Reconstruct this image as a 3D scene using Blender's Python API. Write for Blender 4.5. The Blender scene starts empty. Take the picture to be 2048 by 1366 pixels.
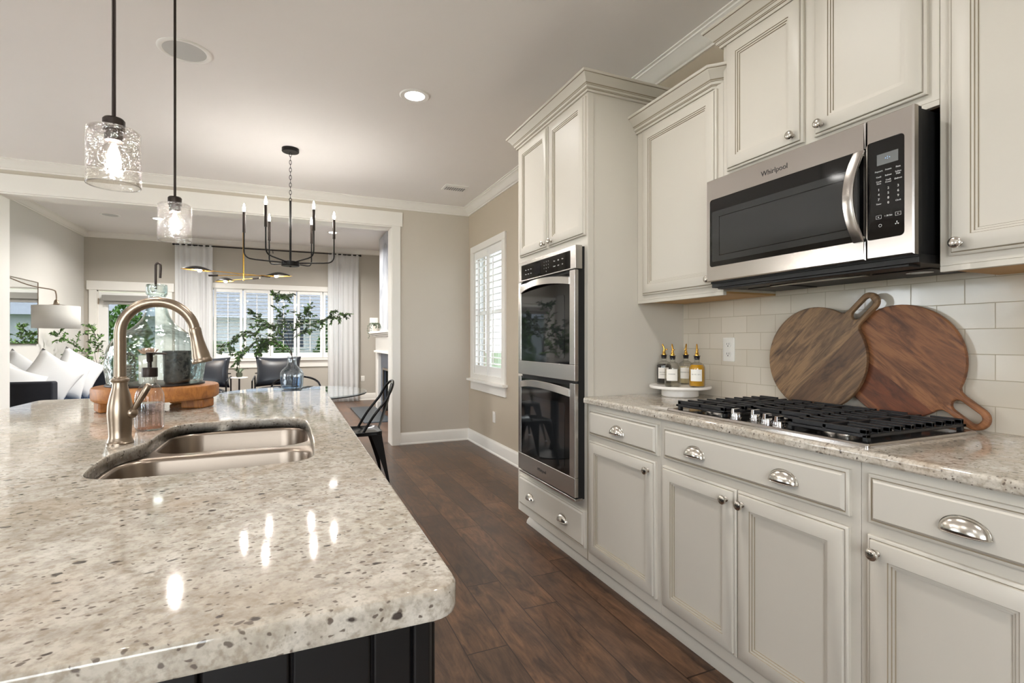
import bpy, bmesh, math, random
from mathutils import Matrix, Vector
random.seed(7)
SC = bpy.context.scene
COL = SC.collection
PI = math.pi

# ------------------------------------------------------------------ camera, sky, exposure
cd = bpy.data.cameras.new('camera'); cam = bpy.data.objects.new('camera', cd); COL.objects.link(cam)
cam.location = (0, 0, 1.194); cam.rotation_euler = (PI/2, 0, math.radians(-23.4))
cd.sensor_width = 36; cd.lens = 18.0; cd.shift_y = -0.001; cd.clip_start = 0.02; cd.clip_end = 200
SC.camera = cam
SC.view_settings.view_transform = 'Standard'; SC.view_settings.look = 'None'
SC.view_settings.exposure = 0.11; SC.view_settings.gamma = 1.0; SC.view_settings.use_curve_mapping = False
SC.cycles.use_denoising = True
SC.cycles.max_bounces = 12; SC.cycles.diffuse_bounces = 6; SC.cycles.glossy_bounces = 6
SC.cycles.transmission_bounces = 12; SC.cycles.transparent_max_bounces = 24
SC.cycles.sample_clamp_indirect = 6.0; SC.cycles.caustics_reflective = False; SC.cycles.caustics_refractive = False
W = bpy.data.worlds.new('sky'); SC.world = W; W.use_nodes = True
bg = W.node_tree.nodes['Background']
bg.inputs[0].default_value = (0.93, 0.965, 1.0, 1); bg.inputs[1].default_value = 12.0

def area(name, loc, rot, sx, sy, power, color, shape='RECTANGLE', portal=False):
    l = bpy.data.lights.new(name, 'AREA'); l.shape = shape; l.size = sx; l.size_y = sy
    l.energy = power; l.color = color
    if portal: l.cycles.is_portal = True
    o = bpy.data.objects.new(name, l); COL.objects.link(o); o.location = loc; o.rotation_euler = rot
    return o
# portals: they guide the sky's own light through openings, some of them added
area('daylight_far_window', (-0.17, 10.72, 1.5), (-PI/2, 0, 0), 2.3, 1.3, 1, (1, 1, 1), portal=True)
area('daylight_far_door', (-2.49, 10.72, 1.02), (-PI/2, 0, 0), 0.95, 2.0, 1, (1, 1, 1), portal=True)
area('daylight_side_window', (2.12, 5.23, 1.52), (0, PI/2, 0), 1.5, 1.0, 1, (1, 1, 1), portal=True)
area('daylight_patio_door', (-4.22, 4.2, 1.1), (0, -PI/2, 0), 2.2, 1.9, 1, (1, 1, 1), portal=True)
area('daylight_added_kitchen_window', (-4.22, 0.3, 1.5), (0, -PI/2, 0), 1.4, 1.3, 1, (1, 1, 1), portal=True)
area('daylight_added_back_window', (-1.9, -3.12, 1.45), (PI/2, 0, 0), 3.0, 1.9, 1, (1, 1, 1), portal=True)

area('daylight_added_living_window', (2.17, 6.8, 1.45), (0, PI/2, 0), 2.5, 1.3, 1, (1, 1, 1), portal=True)
# ------------------------------------------------------------------ materials
def lin(c):
    return tuple(((x/255)/12.92 if x/255 <= 0.04045 else ((x/255+0.055)/1.055)**2.4) for x in c)
MATS = {}
class NT:
    def __init__(self, name):
        self.m = bpy.data.materials.new(name); self.m.use_nodes = True
        self.t = self.m.node_tree; self.n = self.t.nodes
        self.b = self.n['Principled BSDF']; self.out = self.n['Material Output']
    def node(self, ty, **kw):
        n = self.n.new(ty)
        for k, v in kw.items(): setattr(n, k, v)
        return n
    def link(self, a, b): self.t.links.new(a, b)
    def set(self, n, key, v):
        if isinstance(v, bpy.types.NodeSocket): self.link(v, n.inputs[key])
        else: n.inputs[key].default_value = v
    def math(self, op, a, b=0.0, c=None, clamp=False):
        n = self.node('ShaderNodeMath', operation=op); n.use_clamp = clamp
        self.set(n, 0, a); self.set(n, 1, b)
        if c is not None: self.set(n, 2, c)
        return n.outputs[0]
    def mix(self, f, a, b, blend='MIX'):
        n = self.node('ShaderNodeMix', data_type='RGBA', blend_type=blend)
        self.set(n, 0, f)
        for k, v in ((6, a), (7, b)):
            if isinstance(v, tuple) and len(v) == 3: v = v + (1,)
            self.set(n, k, v)
        return n.outputs[2]
    def coord(self, kind='Object', scale=(1, 1, 1), rot=(0, 0, 0)):
        tc = self.node('ShaderNodeTexCoord'); mp = self.node('ShaderNodeMapping')
        mp.inputs['Scale'].default_value = scale; mp.inputs['Rotation'].default_value = rot
        self.link(tc.outputs[kind], mp.inputs[0]); return mp.outputs[0]
    def world(self, scale=(1, 1, 1), rot=(0, 0, 0)):
        g = self.node('ShaderNodeNewGeometry'); mp = self.node('ShaderNodeMapping')
        mp.inputs['Scale'].default_value = scale; mp.inputs['Rotation'].default_value = rot
        self.link(g.outputs['Position'], mp.inputs[0]); return mp.outputs[0]
    def noise(self, vec, scale, detail=3, rough=0.5, dist=0.0):
        n = self.node('ShaderNodeTexNoise'); self.link(vec, n.inputs['Vector'])
        n.inputs['Scale'].default_value = scale; n.inputs['Detail'].default_value = detail
        n.inputs['Roughness'].default_value = rough; n.inputs['Distortion'].default_value = dist
        return n.outputs[0]
    def vor(self, vec, scale, feature='F1', rand=1.0):
        n = self.node('ShaderNodeTexVoronoi', feature=feature); self.link(vec, n.inputs['Vector'])
        n.inputs['Scale'].default_value = scale; n.inputs['Randomness'].default_value = rand
        return n
    def ramp(self, f, stops, interp='LINEAR'):
        n = self.node('ShaderNodeValToRGB'); self.link(f, n.inputs[0]); cr = n.color_ramp; cr.interpolation = interp
        while len(cr.elements) < len(stops): cr.elements.new(0.5)
        for e, (p, c) in zip(cr.elements, stops):
            e.position = p; e.color = (c, c, c, 1) if isinstance(c, (int, float)) else tuple(c) + (1,)
        return n.outputs[0]
    def bump(self, h, strength=0.3, dist=0.01):
        n = self.node('ShaderNodeBump'); self.link(h, n.inputs['Height'])
        n.inputs['Strength'].default_value = strength; n.inputs['Distance'].default_value = dist
        self.link(n.outputs[0], self.b.inputs['Normal']); return n.outputs[0]
    def P(self, **kw):
        for k, v in kw.items(): self.set(self.b, k.replace('_', ' '), (v + (1,)) if isinstance(v, tuple) and len(v) == 3 else v)

def paint(name, rgb, rough=0.5, var=0.03, metal=0.0, spec=0.5, bump=0.0, scale=6.0):
    t = NT(name); c = lin(rgb); v = t.coord('Object')
    n = t.noise(v, scale, 3)
    lo = tuple(x*(1-var) for x in c); hi = tuple(min(1, x*(1+var)) for x in c)
    t.P(Base_Color=t.mix(n, lo, hi), Roughness=rough, Metallic=metal)
    t.b.inputs['Specular IOR Level'].default_value = spec
    if bump: t.bump(t.noise(v, scale*40, 2), bump, 0.002)
    MATS[name] = t.m; return t.m
def brushed(name, rgb, rough=0.28, axis=2, amt=0.05):
    t = NT(name); c = lin(rgb); s = [400, 400, 400]; s[axis] = 6
    v = t.coord('Object', tuple(s)); n = t.noise(v, 1.0, 2)
    t.P(Base_Color=t.mix(n, tuple(x*0.97 for x in c), tuple(min(1, x*1.03) for x in c)), Metallic=1.0,
        Roughness=t.math('ADD', rough-amt/2, t.math('MULTIPLY', n, amt)))
    MATS[name] = t.m; return t.m
def thin_glass(name, tint=(1, 1, 1), ior=1.45, extra=0.0, bump=0.0, bscale=40, seeds=False, edge=None):
    t = NT(name); t.n.remove(t.b)
    tr = t.node('ShaderNodeBsdfTransparent'); tr.inputs[0].default_value = tint + (1,)
    gl = t.node('ShaderNodeBsdfGlossy'); gl.inputs['Roughness'].default_value = 0.02
    gl.inputs[0].default_value = (1, 1, 1, 1)
    fr = t.node('ShaderNodeLayerWeight'); fr.inputs['Blend'].default_value = 0.5; f0 = ((ior-1)/(ior+1))**2
    v = t.coord('Object')
    if bump:
        b = t.node('ShaderNodeBump'); b.inputs['Strength'].default_value = bump; b.inputs['Distance'].default_value = 0.02
        t.link(t.noise(v, bscale, 2), b.inputs['Height'])
        t.link(b.outputs[0], gl.inputs['Normal']); t.link(b.outputs[0], fr.inputs['Normal'])
    f = t.math('ADD', t.math('MULTIPLY', t.math('POWER', fr.outputs['Facing'], 4.0), 0.9*(1-f0)), f0+extra, clamp=True)
    mx = t.node('ShaderNodeMixShader'); t.link(f, mx.inputs[0]); t.link(tr.outputs[0], mx.inputs[1]); t.link(gl.outputs[0], mx.inputs[2])
    if edge: t.link(t.mix(t.math('POWER', fr.outputs['Facing'], 1.7), tint, edge), tr.inputs[0])
    res = mx.outputs[0]
    if seeds:
        vo = t.vor(v, 250); sp = t.ramp(vo.outputs['Distance'], [(0.095, 1.0), (0.155, 0.0)])
        df = t.node('ShaderNodeBsdfTranslucent'); df.inputs[0].default_value = (1, 1, 1, 1)
        m2 = t.node('ShaderNodeMixShader'); t.link(t.math('MULTIPLY', sp, 0.7), m2.inputs[0]); t.link(res, m2.inputs[1]); t.link(df.outputs[0], m2.inputs[2]); res = m2.outputs[0]
    t.link(res, t.out.inputs[0]); MATS[name] = t.m; return t.m
def emit(name, rgb, strength):
    t = NT(name); t.n.remove(t.b); e = t.node('ShaderNodeEmission')
    e.inputs[0].default_value = tuple(rgb) + (1,); e.inputs[1].default_value = strength
    t.link(e.outputs[0], t.out.inputs[0]); MATS[name] = t.m; return t.m

paint('cabinet', (204, 198, 187), 0.42, 0.012)
paint('glaze', (150, 138, 118), 0.5, 0.05)
paint('cabinet_raw', (186, 146, 92), 0.6, 0.15)
paint('greige', (194, 182, 164), 0.75, 0.012, spec=0.25)
paint('greige_lit', (204, 196, 184), 0.75, 0.012, spec=0.25)  # same wall paint, brighter light on the middle wall put into the colour
paint('greige_daylit', (212, 209, 203), 0.75, 0.012, spec=0.25)  # same paint again, whitened for the daylight on the left living wall
paint('greige_cool_lit', (186, 180, 170), 0.75, 0.012, spec=0.25)  # same paint, cooler living room light put into the colour
paint('ceiling', (244, 241, 239), 0.85, 0.01, spec=0.2)
paint('trim', (240, 237, 231), 0.4, 0.008)
paint('white', (244, 243, 240), 0.5, 0.01)
paint('white_cloth', (222, 222, 222), 0.9, 0.02, spec=0.1, bump=0.15, scale=3)
paint('plastic', (238, 235, 228), 0.35, 0.005)
paint('black_metal', (26, 24, 23), 0.38, 0.15, 0.6)
paint('black_gloss', (10, 10, 11), 0.06, 0.0)
paint('black_iron', (24, 24, 26), 0.45, 0.2, spec=0.5, bump=0.15)
paint('black_matt', (14, 14, 14), 0.6, 0.1)
paint('vent_slot', (150, 150, 150), 0.6, 0.05)
paint('underside_black', (20, 19, 19), 0.55, 0.2)
paint('dark_slot', (40, 38, 36), 0.6, 0.1)
paint('island_black', (13, 11, 11), 0.45, 0.15)
paint('bronze', (52, 44, 40), 0.4, 0.12, 0.7)
paint('leather', (28, 32, 40), 0.28, 0.25, bump=0.25, scale=5)
paint('sofa_cloth', (44, 46, 52), 0.85, 0.2, spec=0.2, bump=0.3, scale=8)
paint('sofa_navy', (58, 76, 104), 0.85, 0.2, spec=0.2, bump=0.3, scale=8)
paint('shade_cloth', (218, 216, 211), 0.8, 0.02, spec=0.1)
paint('roller', (150, 147, 142), 0.7, 0.03)
paint('marble', (238, 234, 228), 0.25, 0.06, scale=14)
paint('hearth', (66, 72, 78), 0.45, 0.15)
paint('slate', (84, 92, 106), 0.4, 0.25, scale=9)
paint('gold', (220, 172, 84), 0.22, 0.05, 1.0)
paint('rubber', (30, 24, 28), 0.5, 0.1)
paint('label_paper', (236, 232, 224), 0.7, 0.02)
paint('ink', (70, 66, 62), 0.6, 0.05)
paint('letter_grey', (205, 205, 205), 0.5, 0.02)
paint('logo_grey', (46, 44, 44), 0.4, 0.02)
paint('display_grey', (112, 114, 114), 0.2, 0.02)
paint('display_dark', (14, 16, 24), 0.1, 0.02)
paint('terracotta', (206, 160, 140), 0.6, 0.1)
paint('pot_cream', (222, 214, 204), 0.5, 0.04)
paint('pot_black', (26, 26, 28), 0.4, 0.06, scale=20)
paint('leaf', (84, 100, 74), 0.5, 0.45, scale=3)
paint('leaf_bright', (104, 142, 72), 0.5, 0.35, scale=3)
paint('leaf_dark', (62, 66, 50), 0.5, 0.3, scale=9)
paint('leaf_pink', (196, 158, 136), 0.5, 0.25, scale=9)
paint('stem', (60, 50, 40), 0.6, 0.15)
paint('grass', (122, 138, 98), 0.9, 0.3, scale=1)
paint('bounce_concrete', (214, 210, 204), 0.9, 0.06, scale=1)
paint('bush', (112, 158, 70), 0.8, 0.45, scale=2)
paint('siding', (226, 227, 229), 0.8, 0.06)
paint('roofing', (190, 192, 196), 0.9, 0.15)
paint('copper_knob', (150, 142, 132), 0.25, 0.1, 1.0)
brushed('steel', (202, 198, 194), 0.26, 1)
brushed('steel_mw', (188, 182, 176), 0.24, 1)
brushed('nickel', (148, 133, 117), 0.32, 2, 0.05)
brushed('nickel_pull', (205, 200, 192), 0.22, 1)
brushed('chrome', (225, 225, 228), 0.10, 2, 0.03)
brushed('sink_steel', (150, 137, 124), 0.32, 1, 0.05)
thin_glass('pane', (0.97, 0.99, 1.0), 1.3)
thin_glass('pane_dimmed', (0.31, 0.325, 0.34), 1.3)  # glass darkened to hold back the outdoor brightness
thin_glass('pane_side_dimmed', (0.44, 0.455, 0.465), 1.3)  # likewise darkened, less strongly, to dim the side view
thin_glass('bulb_glass', (1, 1, 1), 1.45, 0.03, edge=(0.72, 0.71, 0.69))
thin_glass('seeded_glass', (0.985, 0.98, 0.97), 1.45, 0.03, 0.15, 60, seeds=True, edge=(0.80, 0.79, 0.77))
thin_glass('demijohn_glass', (0.96, 0.99, 0.985), 1.5, 0.012, 0.7, 19, edge=(0.36, 0.47, 0.46))
thin_glass('vase_glass', (0.95, 0.97, 0.985), 1.5, 0.04, 0.25, 30, edge=(0.55, 0.62, 0.68))
thin_glass('ribbed_glass', (0.97, 0.97, 0.97), 1.5, 0.03, 0.1, 30, edge=(0.42, 0.39, 0.38))
thin_glass('table_glass', (0.80, 0.84, 0.86), 1.6, 0.05)
thin_glass('bottle_clear', (0.97, 0.97, 0.96), 1.45, 0.0, edge=(0.6, 0.6, 0.58))
thin_glass('liquid_clear', (0.9, 0.88, 0.82), 1.33)
thin_glass('liquid_pink', (0.78, 0.68, 0.64), 1.33)
emit('bulb_warm', (1.0, 0.95, 0.90), 520)
emit('bulb_leaf', (1.0, 0.95, 0.86), 900)
emit('bulb_flame', (1.0, 0.95, 0.88), 300)
emit('can_light', (1.0, 0.97, 0.93), 22)
emit('blue_led', (0.35, 0.6, 1.0), 2.0)

def solid_liquid(name, rgb):
    t = NT(name); t.P(Base_Color=lin(rgb), Roughness=0.08); t.b.inputs['Specular IOR Level'].default_value = 0.6
    MATS[name] = t.m
solid_liquid('soy', (16, 8, 8)); solid_liquid('oil', (190, 140, 26)); solid_liquid('amber_oil', (186, 170, 130))

def granite():
    t = NT('granite'); v = t.world()
    big = t.noise(v, 5, 4, 0.6, 0.4); mid = t.noise(v, 38, 4, 0.6); fine = t.noise(v, 160, 3, 0.6)
    c = t.mix(t.ramp(big, [(0.35, 0), (0.65, 1)]), lin((192, 183, 169)), lin((212, 206, 196)))
    c = t.mix(t.ramp(mid, [(0.42, 0.0), (0.64, 0.55)]), c, lin((146, 136, 122)))
    warm = t.noise(v, 3.1, 3, 0.5, 1.0)
    c = t.mix(t.ramp(warm, [(0.52, 0.0), (0.72, 0.45)]), c, lin((178, 150, 120)))
    c = t.mix(t.ramp(fine, [(0.50, 0.0), (0.74, 0.45)]), c, lin((128, 118, 107)))
    grit = t.noise(v, 85, 3, 0.55)
    c = t.mix(t.ramp(grit, [(0.50, 0.0), (0.66, 0.55)]), c, lin((140, 126, 108)))
    vs = t.world((1.0, 1.35, 1.2), (0, 0, math.radians(24)))
    dens = t.ramp(t.noise(t.world((1, 1, 1)), 6.5, 3, 0.5), [(0.38, 0.35), (0.62, 1.0)])
    wob = t.node('ShaderNodeVectorMath', operation='ADD'); nz = t.node('ShaderNodeTexNoise'); nz.inputs['Scale'].default_value = 60
    t.link(vs, nz.inputs['Vector']); sc = t.node('ShaderNodeVectorMath', operation='SCALE'); t.link(nz.outputs['Color'], sc.inputs[0]); sc.inputs['Scale'].default_value = 0.015
    t.link(vs, wob.inputs[0]); t.link(sc.outputs[0], wob.inputs[1])
    def specks(scale, r0, r1, thr):
        vo = t.vor(wob.outputs[0], scale)
        sel = t.node('ShaderNodeSeparateColor'); t.link(vo.outputs['Color'], sel.inputs[0])
        pick = t.math('LESS_THAN', sel.outputs[0], t.math('MULTIPLY', dens, thr))
        sz = t.math('ADD', r0, t.math('MULTIPLY', sel.outputs[1], r1))
        d = t.math('SUBTRACT', 1.0, t.math('DIVIDE', vo.outputs['Distance'], sz), clamp=True)
        return t.math('MULTIPLY', pick, t.ramp(d, [(0.0, 0.0), (0.35, 1.0)]))
    s1 = specks(44, 0.10, 0.27, 0.40); s2 = specks(105, 0.16, 0.30, 0.48)
    c = t.mix(t.math('MULTIPLY', s2, 0.85), c, lin((92, 80, 72)))
    c = t.mix(t.math('MULTIPLY', s1, 0.92), c, lin((54, 45, 43)))
    t.P(Base_Color=c, Roughness=0.06); t.b.inputs['Specular IOR Level'].default_value = 0.55
    MATS['granite'] = t.m
granite()

def floor_mat():
    t = NT('floor_planks'); g = t.node('ShaderNodeNewGeometry'); sp = t.node('ShaderNodeSeparateXYZ'); t.link(g.outputs['Position'], sp.inputs[0])
    w = 0.168; x = t.math('DIVIDE', t.math('ADD', sp.outputs[0], 20.05), w); row = t.math('FLOOR', x); fx = t.math('FRACT', x)
    wn = t.node('ShaderNodeTexWhiteNoise', noise_dimensions='1D'); t.link(row, wn.inputs['W'])
    y = t.math('ADD', t.math('DIVIDE', sp.outputs[1], 1.05), t.math('MULTIPLY', wn.outputs['Value'], 7.0)); idx = t.math('FLOOR', y); fy = t.math('FRACT', y)
    w2 = t.node('ShaderNodeTexWhiteNoise', noise_dimensions='2D'); cx = t.node('ShaderNodeCombineXYZ'); t.link(row, cx.inputs[0]); t.link(idx, cx.inputs[1]); t.link(cx.outputs[0], w2.inputs['Vector'])
    off = t.node('ShaderNodeVectorMath', operation='SCALE'); t.link(w2.outputs['Color'], off.inputs[0]); off.inputs['Scale'].default_value = 9.0
    pv = t.node('ShaderNodeVectorMath', operation='ADD'); t.link(g.outputs['Position'], pv.inputs[0]); t.link(off.outputs[0], pv.inputs[1])
    mp = t.node('ShaderNodeMapping'); mp.inputs['Scale'].default_value = (6, 1.3, 1); t.link(pv.outputs[0], mp.inputs[0])
    grain = t.noise(mp.outputs[0], 3.0, 6, 0.65, 1.6)
    mp2 = t.node('ShaderNodeMapping'); mp2.inputs['Scale'].default_value = (60, 4, 1); t.link(pv.outputs[0], mp2.inputs[0]); fine = t.noise(mp2.outputs[0], 2.0, 3, 0.6)
    blot = t.noise(pv.outputs[0], 3.6, 4, 0.6, 0.5)
    c = t.mix(t.ramp(grain, [(0.28, 0.0), (0.72, 1.0)]), lin((54, 38, 30)), lin((142, 106, 80)))
    c = t.mix(t.math('MULTIPLY', t.ramp(fine, [(0.4, 0), (0.7, 1)]), 0.35), c, lin((52, 36, 28)))
    c = t.mix(t.ramp(blot, [(0.45, 0.0), (0.75, 0.6)]), c, lin((46, 38, 36)))
    c = t.mix(t.math('MULTIPLY', w2.outputs['Value'], 0.6), c, lin((56, 44, 39)))
    ex = t.math('MINIMUM', fx, t.math('SUBTRACT', 1.0, fx)); ey = t.math('MINIMUM', fy, t.math('SUBTRACT', 1.0, fy))
    sx = t.math('LESS_THAN', ex, 0.013); sy = t.math('LESS_THAN', ey, 0.003); seam = t.math('MAXIMUM', sx, sy)
    c = t.mix(t.math('MULTIPLY', seam, 0.8), c, lin((26, 18, 14)))
    t.P(Base_Color=c, Roughness=t.math('ADD', 0.26, t.math('MULTIPLY', grain, 0.16)))
    t.bump(t.math('SUBTRACT', t.math('MULTIPLY', fine, 0.25), seam), 0.25, 0.002)
    MATS['floor_planks'] = t.m
floor_mat()

def tile_mat():
    t = NT('subway_tile'); g = t.node('ShaderNodeNewGeometry'); sp = t.node('ShaderNodeSeparateXYZ'); t.link(g.outputs['Position'], sp.inputs[0])
    cx = t.node('ShaderNodeCombineXYZ'); t.link(t.math('SUBTRACT', 2.0, sp.outputs[1]), cx.inputs[0]); t.link(t.math('SUBTRACT', sp.outputs[2], 0.9135), cx.inputs[1])
    br = t.node('ShaderNodeTexBrick'); t.link(cx.outputs[0], br.inputs['Vector'])
    br.inputs['Color1'].default_value = lin((220, 211, 196)) + (1,); br.inputs['Color2'].default_value = lin((212, 203, 187)) + (1,)
    br.inputs['Mortar'].default_value = lin((182, 170, 148)) + (1,)
    br.inputs['Scale'].default_value = 1.0; br.inputs['Brick Width'].default_value = 0.154; br.inputs['Row Height'].default_value = 0.0792
    br.inputs['Mortar Size'].default_value = 0.0014; br.inputs['Mortar Smooth'].default_value = 0.2; br.offset = 0.5
    t.P(Base_Color=br.outputs[0], Roughness=t.math('ADD', 0.12, t.math('MULTIPLY', br.outputs[1], 0.5)))
    hv = t.noise(t.world(), 14, 2); h = t.math('SUBTRACT', t.math('MULTIPLY', hv, 0.5), br.outputs[1]); t.bump(h, 0.35, 0.004)
    MATS['subway_tile'] = t.m
tile_mat()

def board_mat(name, cols, scale, stripes=None):
    t = NT(name); v = t.coord('Object', (1, 1, 1)); sp = t.node('ShaderNodeSeparateXYZ'); t.link(v, sp.inputs[0])
    st = t.math('DIVIDE', sp.outputs[0], scale); idx = t.math('FLOOR', t.math('ADD', st, 20.4))
    wn = t.node('ShaderNodeTexWhiteNoise', noise_dimensions='1D'); t.link(t.math('ADD', idx, float(len(name))), wn.inputs['W'])
    off = t.node('ShaderNodeVectorMath', operation='SCALE'); t.link(wn.outputs['Color'], off.inputs[0]); off.inputs['Scale'].default_value = 5.0
    pv = t.node('ShaderNodeVectorMath', operation='ADD'); t.link(v, pv.inputs[0]); t.link(off.outputs[0], pv.inputs[1])
    mp = t.node('ShaderNodeMapping'); mp.inputs['Scale'].default_value = (16, 2.6, 8); t.link(pv.outputs[0], mp.inputs[0])
    g = t.noise(mp.outputs[0], 1.5, 5, 0.6, 2.2)
    mp2 = t.node('ShaderNodeMapping'); mp2.inputs['Scale'].default_value = (220, 18, 60); t.link(pv.outputs[0], mp2.inputs[0]); f = t.noise(mp2.outputs[0], 1.0, 2)
    c = t.mix(t.ramp(wn.outputs['Value'], [(0.1, 0), (0.9, 1)]), lin(cols[0]), lin(cols[1]))
    c = t.mix(t.ramp(g, [(0.42, 0.0), (0.68, 0.85)]), c, lin(cols[2]))
    c = t.mix(t.ramp(f, [(0.5, 0.0), (0.75, 0.4)]), c, lin(cols[2]))
    t.P(Base_Color=c, Roughness=0.5); t.bump(f, 0.2, 0.001)
    MATS[name] = t.m
board_mat('board_walnut', [(116, 86, 62), (172, 136, 98), (66, 50, 41)], 0.075)
board_mat('board_acacia', [(118, 64, 38), (172, 118, 76), (74, 42, 30)], 0.105)
board_mat('riser_wood', [(158, 100, 48), (180, 120, 60), (124, 74, 36)], 0.12)

def mural():
    t = NT('grey_marble_panel'); v = t.world((1, 1, 0.7)); n = t.noise(v, 1.6, 5, 0.6, 1.2)
    c = t.ramp(n, [(0.3, lin((206, 207, 210))), (0.5, lin((176, 179, 186))), (0.62, lin((138, 142, 152))), (0.75, lin((190, 182, 172)))])
    t.P(Base_Color=c, Roughness=0.5); MATS['grey_marble_panel'] = t.m
mural()
def curtain_mat():
    t = NT('sheer'); v = t.coord('Object', (300, 300, 300)); n = t.noise(v, 1.0, 1)
    d = t.node('ShaderNodeBsdfDiffuse'); d.inputs[0].default_value = (0.96, 0.96, 0.965, 1)
    l = t.node('ShaderNodeBsdfTranslucent'); t.link(t.mix(n, (0.84, 0.84, 0.84), (0.92, 0.92, 0.92)), l.inputs[0])
    tr = t.node('ShaderNodeBsdfTransparent'); m1 = t.node('ShaderNodeMixShader'); m1.inputs[0].default_value = 0.5
    t.link(d.outputs[0], m1.inputs[1]); t.link(l.outputs[0], m1.inputs[2]); m2 = t.node('ShaderNodeMixShader'); m2.inputs[0].default_value = 0.12
    t.link(m1.outputs[0], m2.inputs[1]); t.link(tr.outputs[0], m2.inputs[2]); t.link(m2.outputs[0], t.out.inputs[0]); MATS['sheer'] = t.m
curtain_mat()
def mirror_mat():
    t = NT('mirror_glass'); t.P(Base_Color=(0.9, 0.92, 0.92), Metallic=1.0, Roughness=0.01); MATS['mirror_glass'] = t.m
mirror_mat()

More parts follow.
